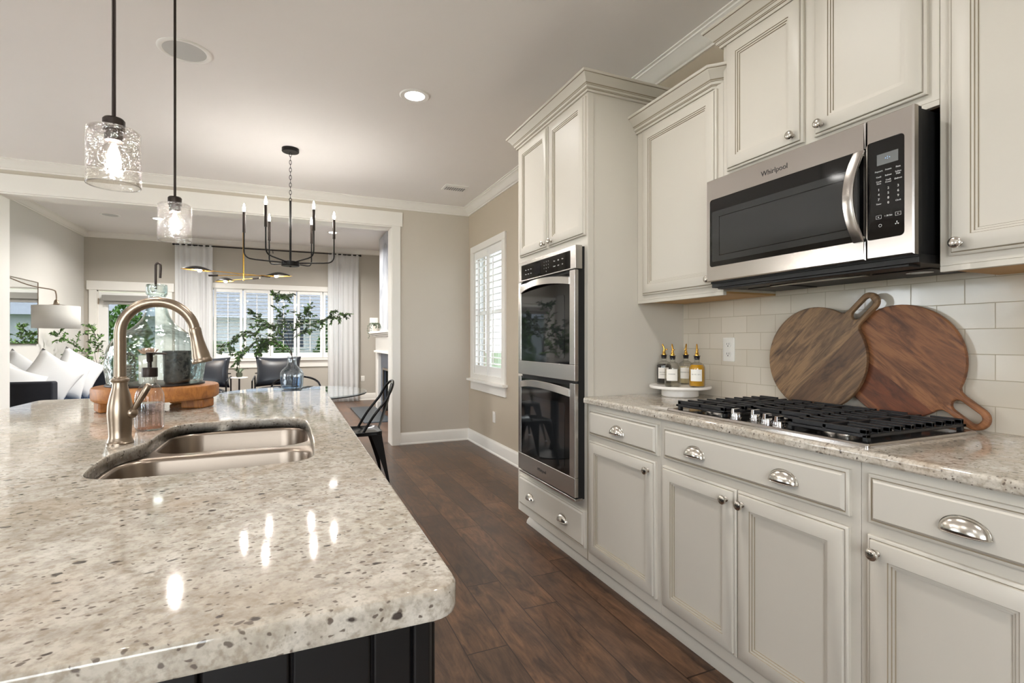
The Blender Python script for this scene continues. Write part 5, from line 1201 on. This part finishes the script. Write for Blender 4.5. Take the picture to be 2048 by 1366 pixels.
metal_chair('dark metal dining chair at the right side of the glass table, beside the island corner', (0.515, 4.43, 0), math.radians(90))
metal_chair('dark metal dining chair at the far side of the glass table, behind the vase', (0.055, 5.60, 0), math.radians(180), 0.235, 0.815)

# ------------------------------------------------------------------ living room
def curtain(label, x0, x1, y, z0, z1, folds, seed):
    rnd = random.Random(seed); n = folds*12; k = 26; m = MB(); vs = []
    ph = [rnd.uniform(0, 6.28) for _ in range(4)]
    for j in range(k+1):
        f = j/k; z = z1-(z1-z0)*f
        for i in range(n+1):
            u = i/n; xx = x0+(x1-x0)*u+0.012*math.sin(9*u+ph[0]+3*f)*f
            a = 0.022+0.012*math.sin(2*PI*u*1.7+ph[1]); yy = y+a*math.sin(2*PI*folds*u+0.8*math.sin(4*u+ph[2])+0.5*f*math.sin(ph[3]+u*8))*(0.5+0.5*min(1, f*6+0.3))
            if f > 0.965: yy -= 0.03*(f-0.965)/0.035*(1+math.sin(40*u))
            vs.append((xx, yy, z))
    fs = [(j*(n+1)+i, j*(n+1)+i+1, (j+1)*(n+1)+i+1, (j+1)*(n+1)+i) for j in range(k) for i in range(n)]
    m.add(vs, fs); t = obj('curtain', m, 'sheer', solid=0.0015, ang=80)
    return tag(t, label, 'curtain', 'white sheer curtains')
curtain('white sheer curtain at the left of the far window', -1.84, -1.27, 10.475, 0.006, 2.885, 6, 1)
curtain('white sheer curtain at the right of the far window', 0.665, 1.24, 10.475, 0.006, 2.885, 6, 5)
t = thing('curtain_rod', 'thin black curtain rod across the top of the far window', 'curtain rod', (-0.3, 10.475, 2.87))
obj('rod', MB().tube([(-1.86, 10.475, 2.868), (1.27, 10.475, 2.868)], 0.011, 10), 'black_metal', t)
for x in (-1.86, 1.27): obj('finial', MB().sphere((x, 10.475, 2.868), 0.020, 12, 8), 'black_metal', t)
for x in (-1.55, -0.30, 0.98):
    obj('bracket', MB().tube([(x, 10.475, 2.858), (x, 10.55, 2.85), (x, 10.598, 2.83)], 0.006, 8), 'black_metal', t)
# leaf-shade chandelier
LX, LY, LZz = -0.62, 8.30, 2.10
t = thing('leaf_chandelier', 'brass chandelier of crossed rods with black leaf shades in the living room', 'chandelier', (LX, LY, ZL))
obj('canopy', MB().lathe([(0, ZL-0.03), (0.06, ZL-0.03), (0.06, ZL), (0, ZL)], c=(LX, LY, 0), n=24), 'gold', t)
obj('stem', MB().tube([(LX, LY, ZL-0.02), (LX, LY, 2.055)], 0.011, 10), 'gold', t)
cr_ = Vector((math.cos(math.radians(23.4)), -math.sin(math.radians(23.4)), 0)); cf = Vector((cr_.y*-1, cr_.x, 0))
def leafrod(zr, A, B, wt):
    """A: shade end, B: counterweight end, in (right, away) metres from the stem"""
    c = Vector((LX, LY, zr)); a = c+cr_*A[0]+cf*A[1]; b = c+cr_*B[0]+cf*B[1]; d = (a-b).normalized()
    r = obj('cross_rod', MB().tube([b, a], 0.0055, 8), 'gold', t)
    obj('counterweight', MB().tube([b, b+d*0.13], 0.014, 12), 'bronze', r)
    s = d.cross(Vector((0, 0, 1))).normalized(); L, Wd = 0.40, 0.17; n, k = 12, 8; vs = []; m = MB()
    for i in range(n+1):
        f = i/n; w = Wd/2*math.sin(PI*min(1, max(0, f*0.97+0.015)))**0.75
        for j in range(k+1):
            g = -1+2*j/k; p = a+d*(f*L-0.12)+s*(w*g)+Vector((0, 0, -0.01+0.055*(1-g*g)*math.sin(PI*f))); vs.append(tuple(p))
    m.add(vs, [(i*(k+1)+j, i*(k+1)+j+1, (i+1)*(k+1)+j+1, (i+1)*(k+1)+j) for i in range(n) for j in range(k)])
    obj('leaf_shade', m, 'leaf_shell', r, solid=0.004)
    bp = a+d*0.05; sk = obj('socket', MB().tube([a-d*0.01, a+d*0.03], 0.015, 12), 'gold', r)
    obj('bulb', MB().sphere(tuple(bp+Vector((0, 0, -0.004))), 0.026, 12, 8), 'bulb_leaf', sk)
def leaf_shell():
    t = NT('leaf_shell'); g = t.node('ShaderNodeNewGeometry'); sp = t.node('ShaderNodeSeparateXYZ'); t.link(g.outputs['True Normal'], sp.inputs[0])
    f = t.math('LESS_THAN', sp.outputs[2], -0.1)     # gilded on the underside, black on top
    t.P(Base_Color=t.mix(f, lin((30, 28, 28)), lin((226, 176, 90))), Metallic=0.6, Roughness=0.35); MATS['leaf_shell'] = t.m
leaf_shell()
leafrod(2.13, (0.42, 0.0), (-0.50, 0.0), 0); leafrod(2.15, (-0.32, -0.42), (0.24, 0.30), 0); leafrod(2.075, (-0.30, 0.14), (0.30, -0.14), 0)

def cushion(m, w, h, th, M, puff=1.0, n=14):
    def P(i, j, sgn):
        u = -1+2*i/n; v = -1+2*j/n; e = (1-abs(u)**2.6)*(1-abs(v)**2.6)
        px = w/2*u*(1-0.09*(1-abs(v)**1.6)*abs(u)); pz = h/2*v*(1-0.09*(1-abs(u)**1.6)*abs(v))
        return (px, sgn*th/2*max(0.0, e)**0.36*puff, pz)
    for sg in (-1, 1):
        m.add([P(i, j, sg) for j in range(n+1) for i in range(n+1)], [(j*(n+1)+i, j*(n+1)+i+1, (j+1)*(n+1)+i+1, (j+1)*(n+1)+i) for j in range(n) for i in range(n)], 0, M)
    return m
def weld(o, d=1e-4):
    bm = bmesh.new(); bm.from_mesh(o.data); bmesh.ops.remove_doubles(bm, verts=bm.verts, dist=d); bmesh.ops.recalc_face_normals(bm, faces=bm.faces); bm.to_mesh(o.data); bm.free(); return o
# sofa along the left wall
t = thing('sofa', 'low charcoal grey sofa with navy seat against the left living room wall', 'sofa', (-2.65, 7.7, 0))
sx0, sx1, sy0, sy1 = -3.10, -2.22, 6.62, 8.95
obj('base_frame', MB().box(sx0+0.02, sx1, sy0+0.02, sy1-0.02, 0.12, 0.30), 'sofa_cloth', t, bevel=0.015)
for ya, yb in ((sy0, sy0+0.14), (sy1-0.14, sy1)): obj('armrest', MB().box(sx0, sx1+0.005, ya, yb, 0.10, 0.775), 'sofa_cloth', t, bevel=0.022, seg=3)
obj('backrest', MB().box(sx0, sx0+0.20, sy0+0.145, sy1-0.145, 0.30, 0.80), 'sofa_cloth', t, bevel=0.03, seg=3)
for ya, yb in ((sy0+0.15, 7.78), (7.79, sy1-0.15)): obj('seat_cushion', MB().box(sx0+0.21, sx1-0.005, ya, yb, 0.305, 0.47), 'sofa_navy', t, bevel=0.03, seg=3)
for x in (sx0+0.06, sx1-0.06):
    for y in (sy0+0.08, sy1-0.08): obj('leg', MB().lathe([(0, 0), (0.018, 0), (0.024, 0.10), (0.024, 0.12), (0, 0.12)], c=(x, y, 0), n=12), 'black_metal', t)
PL = [('white throw pillow at the near end of the sofa, behind the charcoal armrest', -2.60, 6.93, 0.70, 0.44, 0.42, 18, 24, 0.85), ('white throw pillow with one corner up, at the back of the near sofa end', -2.84, 7.10, 0.79, 0.46, 0.46, 16, 40, 0.9),
      ('largest white throw pillow, in the middle front of the sofa', -2.47, 7.34, 0.775, 0.49, 0.49, 12, 38, 0.75), ('white throw pillow at the back of the sofa, only its tip showing', -2.84, 7.60, 0.79, 0.46, 0.46, 16, 42, 0.9),
      ('white throw pillow half hidden between two larger ones on the sofa', -2.47, 7.72, 0.73, 0.45, 0.45, 10, 20, 0.75), ('white throw pillow on the sofa nearest the far armrest', -2.46, 8.06, 0.785, 0.50, 0.50, 14, 34, 0.8)]
for lab, x, y, z, w, h, lean, roll, yaw in PL:
    M = Matrix.Translation((x, y, z)) @ Matrix.Rotation(yaw, 4, 'Z') @ Matrix.Rotation(math.radians(-lean), 4, 'X') @ Matrix.Rotation(math.radians(roll), 4, 'Y')
    o = weld(obj('throw_pillow', cushion(MB(), w, h, 0.20, M), 'white_cloth', ang=80)); tag(o, lab, 'pillow', 'white pillows on the sofa')
# arm lamp
t = thing('arc_floor_lamp', 'floor lamp with long thin arm and white drum shade hanging over the sofa', 'floor lamp', (-2.95, 6.42, 0))
obj('base', MB().lathe([(0, 0), (0.15, 0), (0.15, 0.02), (0.02, 0.03), (0, 0.03)], c=(-2.95, 6.42, 0), n=32), 'nickel', t)
sxp, syp = -2.475, 7.50
obj('pole', MB().tube([(-2.95, 6.42, 0.02), (-2.95, 6.42, 1.98)], 0.011, 10), 'nickel', t)
obj('arm', MB().tube(smooth_path([(-2.95, 6.42, 1.96), (-2.80, 6.85, 1.91), (-2.62, 7.20, 1.80), (-2.50, 7.46, 1.775), (-2.478, 7.495, 1.74), (-2.475, 7.5, 1.66)], 5), 0.0065, 8), 'nickel', t)
obj('socket', MB().lathe([(0, 1.600), (0.022, 1.600), (0.028, 1.612), (0.020, 1.655), (0.010, 1.665), (0, 1.665)], c=(sxp, syp, 0), n=20), 'nickel', t)
m = MB(); m.lathe([(0.213, 1.335), (0.213, 1.592)], c=(sxp, syp, 0), n=56); sd = obj('drum_shade', m, 'shade_cloth', t, solid=0.003)
m = MB()
for q in range(3):
    a = q*2*PI/3+0.4; m.tube([(sxp, syp, 1.612), (sxp+0.212*math.cos(a), syp+0.212*math.sin(a), 1.588)], 0.0022, 6)
obj('spider', m, 'nickel', sd)
# wall mirror
t = thing('wall_mirror', 'frameless rectangular mirror on the left living room wall above the sofa', 'mirror', (XL, 8.15, 1.56))
obj('mirror_glass', MB().box(XL+0.012, XL+0.016, 7.36, 8.87, 1.155, 1.968), 'mirror_glass', t)
m = MB(); hollow_ = [(7.35, 7.36, 1.145, 1.978), (8.87, 8.88, 1.145, 1.978)]
for a, b, c, d in hollow_: m.box(XL+0.0005, XL+0.020, a, b, c, d)
m.box(XL+0.0005, XL+0.020, 7.36, 8.87, 1.145, 1.155); m.box(XL+0.0005, XL+0.020, 7.36, 8.87, 1.968, 1.978); obj('thin_frame', m, 'nickel', t)
# plant beside the glass door
t = thing('corner_table', 'small dark side table in the corner beyond the sofa', 'table', (-2.72, 9.75, 0))
obj('table_top', MB().lathe([(0, 0.56), (0.23, 0.56), (0.235, 0.57), (0.235, 0.585), (0, 0.585)], c=(-2.72, 9.75, 0), n=36), 'bronze', t)
obj('pedestal', MB().lathe([(0, 0), (0.16, 0), (0.16, 0.015), (0.025, 0.03), (0.02, 0.56), (0, 0.56)], c=(-2.72, 9.75, 0), n=28), 'bronze', t)
t = thing('corner_vase', 'white vase on the corner table holding pale green branches', 'vase', (-2.72, 9.75, 0.5855))
obj('body', MB().lathe([(0, 0.5855), (0.05, 0.5855), (0.075, 0.62), (0.08, 0.68), (0.055, 0.75), (0.035, 0.78), (0.038, 0.80), (0.033, 0.80), (0.03, 0.78), (0, 0.70)], c=(-2.72, 9.75, 0), n=32), 'white', t)
leafy('airy pale green branches in the white vase beside the glass door', 'vase_branches', 'branches', [(-2.72, 9.75, 0.70), (-2.72, 9.75, 0.80)],
      [[(-2.74, 9.7, 1.0), (-2.70, 9.6, 1.25), (-2.74, 9.5, 1.38)], [(-2.8, 9.6, 0.98), (-2.95, 9.3, 1.2), (-2.98, 9.0, 1.26)], [(-2.66, 9.75, 0.95), (-2.5, 9.7, 1.10), (-2.35, 9.65, 1.12)], [(-2.62, 9.7, 0.92), (-2.42, 9.6, 0.95), (-2.28, 9.6, 0.9)], [(-2.78, 9.6, 0.95), (-2.86, 9.4, 1.05), (-2.9, 9.2, 1.0)]], 0, 0.05, ('leaf_bright', 'leaf'), random.Random(5))

# armchairs before the far window
def armchair(label, x, y):
    t = thing('armchair', label, 'armchair', (x, y, 0), 'black leather armchairs'); w = 0.70
    for s in (-1, 1):
        m = MB(); X = x+s*(w/2)
        m.tube([(X, y-0.36, 0.0), (X, y-0.36, 0.58), (X, y+0.30, 0.62), (X, y+0.34, 0.0)], 0.011, 8); obj('side_frame', m, 'black_metal', t)
    m = MB()
    for yy, z in ((y-0.33, 0.27), (y+0.24, 0.22), (y+0.33, 0.66)): m.tube([(x-w/2, yy, z), (x+w/2, yy, z)], 0.010, 8)
    obj('cross_bars', m, 'black_metal', t)
    M = Matrix.Translation((x, y-0.03, 0.375)) @ Matrix.Rotation(math.radians(84), 4, 'X'); weld(obj('seat_cushion', cushion(MB(), 0.66, 0.66, 0.20, M, 0.95), 'leather', t, ang=80))
    M = Matrix.Translation((x, y+0.27, 0.685)) @ Matrix.Rotation(math.radians(-16), 4, 'X'); weld(obj('back_cushion', cushion(MB(), 0.69, 0.50, 0.21, M, 0.95), 'leather', t, ang=80))
    return t
armchair('black leather armchair directly behind the glass vase, before the far window', -0.18, 9.0)
armchair('black leather armchair partly behind the wooden riser, left of the little white table', -1.23, 9.05)
t = thing('side_table', 'small round white topped side table between the two black armchairs', 'side table', (-0.735, 9.05, 0))
obj('table_top', MB().lathe([(0, 0.602), (0.118, 0.602), (0.122, 0.606), (0.122, 0.616), (0.118, 0.620), (0, 0.620)], c=(-0.735, 9.05, 0), n=40), 'marble', t)
obj('stem', MB().lathe([(0, 0.0), (0.10, 0.0), (0.10, 0.012), (0.014, 0.018), (0.012, 0.602), (0, 0.602)], c=(-0.735, 9.05, 0), n=24), 'black_metal', t)
t = thing('potted_orchid', 'small orchid in a glass pot on the white side table', 'orchid', (-0.735, 9.05, 0.6202))
obj('pot', MB().lathe([(0, 0.6204), (0.035, 0.6204), (0.046, 0.645), (0.044, 0.68), (0.04, 0.69), (0.036, 0.685), (0, 0.66)], c=(-0.735, 9.05, 0), n=28), 'leaf_dark', t)
m = MB(); rnd = random.Random(9)
for k in range(6):
    a = 2*PI*k/6+0.3; M = Matrix.Translation((-0.735, 9.05, 0.675)) @ Matrix.Rotation(a, 4, 'Z'); ls = []
    for i in range(6):
        f = i/5; r = 0.01+0.12*f; zz = 0.075*math.sin(f*1.9); w = 0.017*math.sin(PI*min(1, f*0.9+0.12)); ls.append([(r, -w, zz+0.004), (r, 0, zz), (r, w, zz+0.004), (r, 0, zz+0.002)])
    m.loops(ls, M=M)
obj('leaves', m, 'leaf', t)
obj('flower_stem', MB().tube(smooth_path([(-0.735, 9.05, 0.68), (-0.735, 9.03, 0.85), (-0.745, 9.0, 0.97), (-0.79, 8.98, 1.0)], 5), 0.0025, 6), 'leaf', t)
m = MB()
for p in ((-0.745, 9.0, 0.96), (-0.765, 8.99, 0.985), (-0.795, 8.98, 0.985), (-0.75, 9.01, 0.92)):
    for q in range(5):
        a = q*2*PI/5; c = Vector(p); e1 = Vector((math.cos(a), -0.25, math.sin(a))); e2 = Vector((-math.sin(a), 0, math.cos(a)))
        m.add([c, c+e1*0.02+e2*0.012, c+e1*0.034, c+e1*0.02-e2*0.012], [(0, 1, 2, 3)])
obj('petals', m, 'white', t, smooth=False)

# fireplace on the right
FXX = 1.45
m = MB(); m.box(FXX, 1.958, 7.50, 9.27, 1.345, 2.985); struct('wall_chimney', m, 'grey_marble_panel')
t = thing('fireplace', 'white mantel fireplace with slate surround, half hidden by the door casing', 'fireplace', (1.7, 8.4, 0))
m = MB(); m.box(1.27, 1.958, 7.32, 9.45, 1.312, 1.345); m.box(1.31, 1.5, 7.36, 9.41, 1.285, 1.312); m.box(1.345, 1.5, 7.40, 9.36, 1.262, 1.285); obj('mantel_shelf', m, 'trim', t, bevel=0.004)
obj('frieze', MB().box(1.385, 1.5, 7.48, 9.28, 1.02, 1.262), 'trim', t, bevel=0.003); obj('lintel_moulding', MB().box(1.355, 1.5, 7.46, 9.30, 0.985, 1.02), 'trim', t, bevel=0.006)
for ya, yb in ((7.50, 7.66), (9.10, 9.26)):
    p = obj('pilaster', MB().box(1.40, 1.5, ya, yb, 0, 0.985), 'trim', t, bevel=0.004); obj('plinth', MB().box(1.385, 1.5, ya-0.01, yb+0.01, 0, 0.14), 'trim', p, bevel=0.004)
m = MB(); m.box(1.45, 1.49, 7.66, 7.92, 0, 0.985); m.box(1.45, 1.49, 8.84, 9.10, 0, 0.985); m.box(1.45, 1.49, 7.92, 8.84, 0.72, 0.985); obj('surround', m, 'slate', t)
m = MB(); m.box(1.435, 1.452, 7.90, 8.86, 0.70, 0.735); m.box(1.435, 1.452, 7.90, 7.93, 0, 0.70); m.box(1.435, 1.452, 8.83, 8.86, 0, 0.70); obj('firebox_frame', m, 'nickel', t)
m = MB(); m.box(1.93, 1.95, 7.92, 8.84, 0, 0.72); m.box(1.49, 1.93, 7.92, 7.94, 0, 0.72); m.box(1.49, 1.93, 8.82, 8.84, 0, 0.72); m.box(1.49, 1.93, 7.94, 8.82, 0.70, 0.72); obj('firebox', m, 'black_matt', t)
tag(obj('hearth_slab', MB().box(0.97, 1.384, 7.60, 9.40, 0.0, 0.018), 'hearth', bevel=0.004), 'dark grey slate hearth slab on the floor before the fireplace', 'hearth')
t = thing('built_in_bookcase', 'narrow white built-in shelf beyond the fireplace, seen edge-on', 'bookcase', (1.75, 9.9, 0))
m = MB(); m.box(1.575, 1.955, 9.46, 9.50, 0, 1.30); m.box(1.575, 1.955, 10.53, 10.57, 0, 1.30); m.box(1.56, 1.955, 9.46, 10.57, 1.27, 1.31); m.box(1.94, 1.955, 9.50, 10.53, 0, 1.27); obj('case', m, 'trim', t, bevel=0.002)
for z in (0.10, 0.50, 0.88): obj('shelf', MB().box(1.60, 1.94, 9.50, 10.53, z, z+0.025), 'trim', t)
px, py, pz = 1.36, 9.20, 1.3452
t = thing('mantel_plant', 'little trailing plant in a cream pot on the mantel shelf', 'plant', (px, py, pz))
obj('pot', MB().lathe([(0, pz), (0.045, pz), (0.055, pz+0.04), (0.052, pz+0.10), (0.046, pz+0.10), (0, pz+0.09)], c=(px, py, 0), n=28), 'pot_cream', t)
m = MB(); st = MB(); rnd = random.Random(4)
for k in range(8):
    a = 2*PI*k/8; d = Vector((math.cos(a), math.sin(a), 0)); ln = 0.12 if k % 3 else 0.20
    sp = smooth_path([Vector((px, py, pz+0.09)), Vector((px, py, pz+0.15))+d*0.05, Vector((px, py, pz+0.10))+d*0.11, Vector((px, py, pz+0.09-(ln if d.x < -0.6 else 0.03)))+d*0.125], 5); st.tube(sp, 0.0018, 5)
    for p in sp[2:]:
        m.sphere(p+Vector((rnd.uniform(-.01, .01), rnd.uniform(-.01, .01), 0.004)), 0.011, 6, 4, sc=(1, 1, 0.6))
obj('stems', st, 'stem', t); obj('leaves', m, 'leaf', t)
t = thing('canvas_card', 'small white canvas standing behind the mantel plant', 'picture', (1.36, 9.36, 1.3452))
obj('canvas', MB().box(1.30, 1.44, 9.385, 9.40, 1.3454, 1.60), 'white', t, bevel=0.002)
px, py, pz = 1.66, 9.72, 0.9054
t = thing('hanging_fern', 'dark green trailing fern on the built-in shelf beyond the fireplace', 'plant', (px, py, pz))
obj('pot', MB().lathe([(0, pz), (0.05, pz), (0.06, pz+0.09), (0.052, pz+0.09), (0, pz+0.08)], c=(px, py, 0), n=24), 'pot_cream', t)
m = MB()
for k in range(9):
    sp = smooth_path([Vector((px, py, pz+0.08)), Vector((px-0.05, py+0.02*(k-4), pz+0.17)), Vector((px-0.13, py+0.03*(k-4), pz+0.08)), Vector((px-0.15, py+0.035*(k-4), pz-0.12-0.02*(k % 4)))], 6)
    for i, p in enumerate(sp[3:]):
        for s in (-1, 1): m.add([p, p+Vector((0.006, s*0.025, 0.006)), p+Vector((0, s*0.045, -0.012)), p+Vector((-0.006, s*0.022, -0.014))], [(0, 1, 2, 3)])
obj('fronds', m, 'leaf', t, smooth=False)
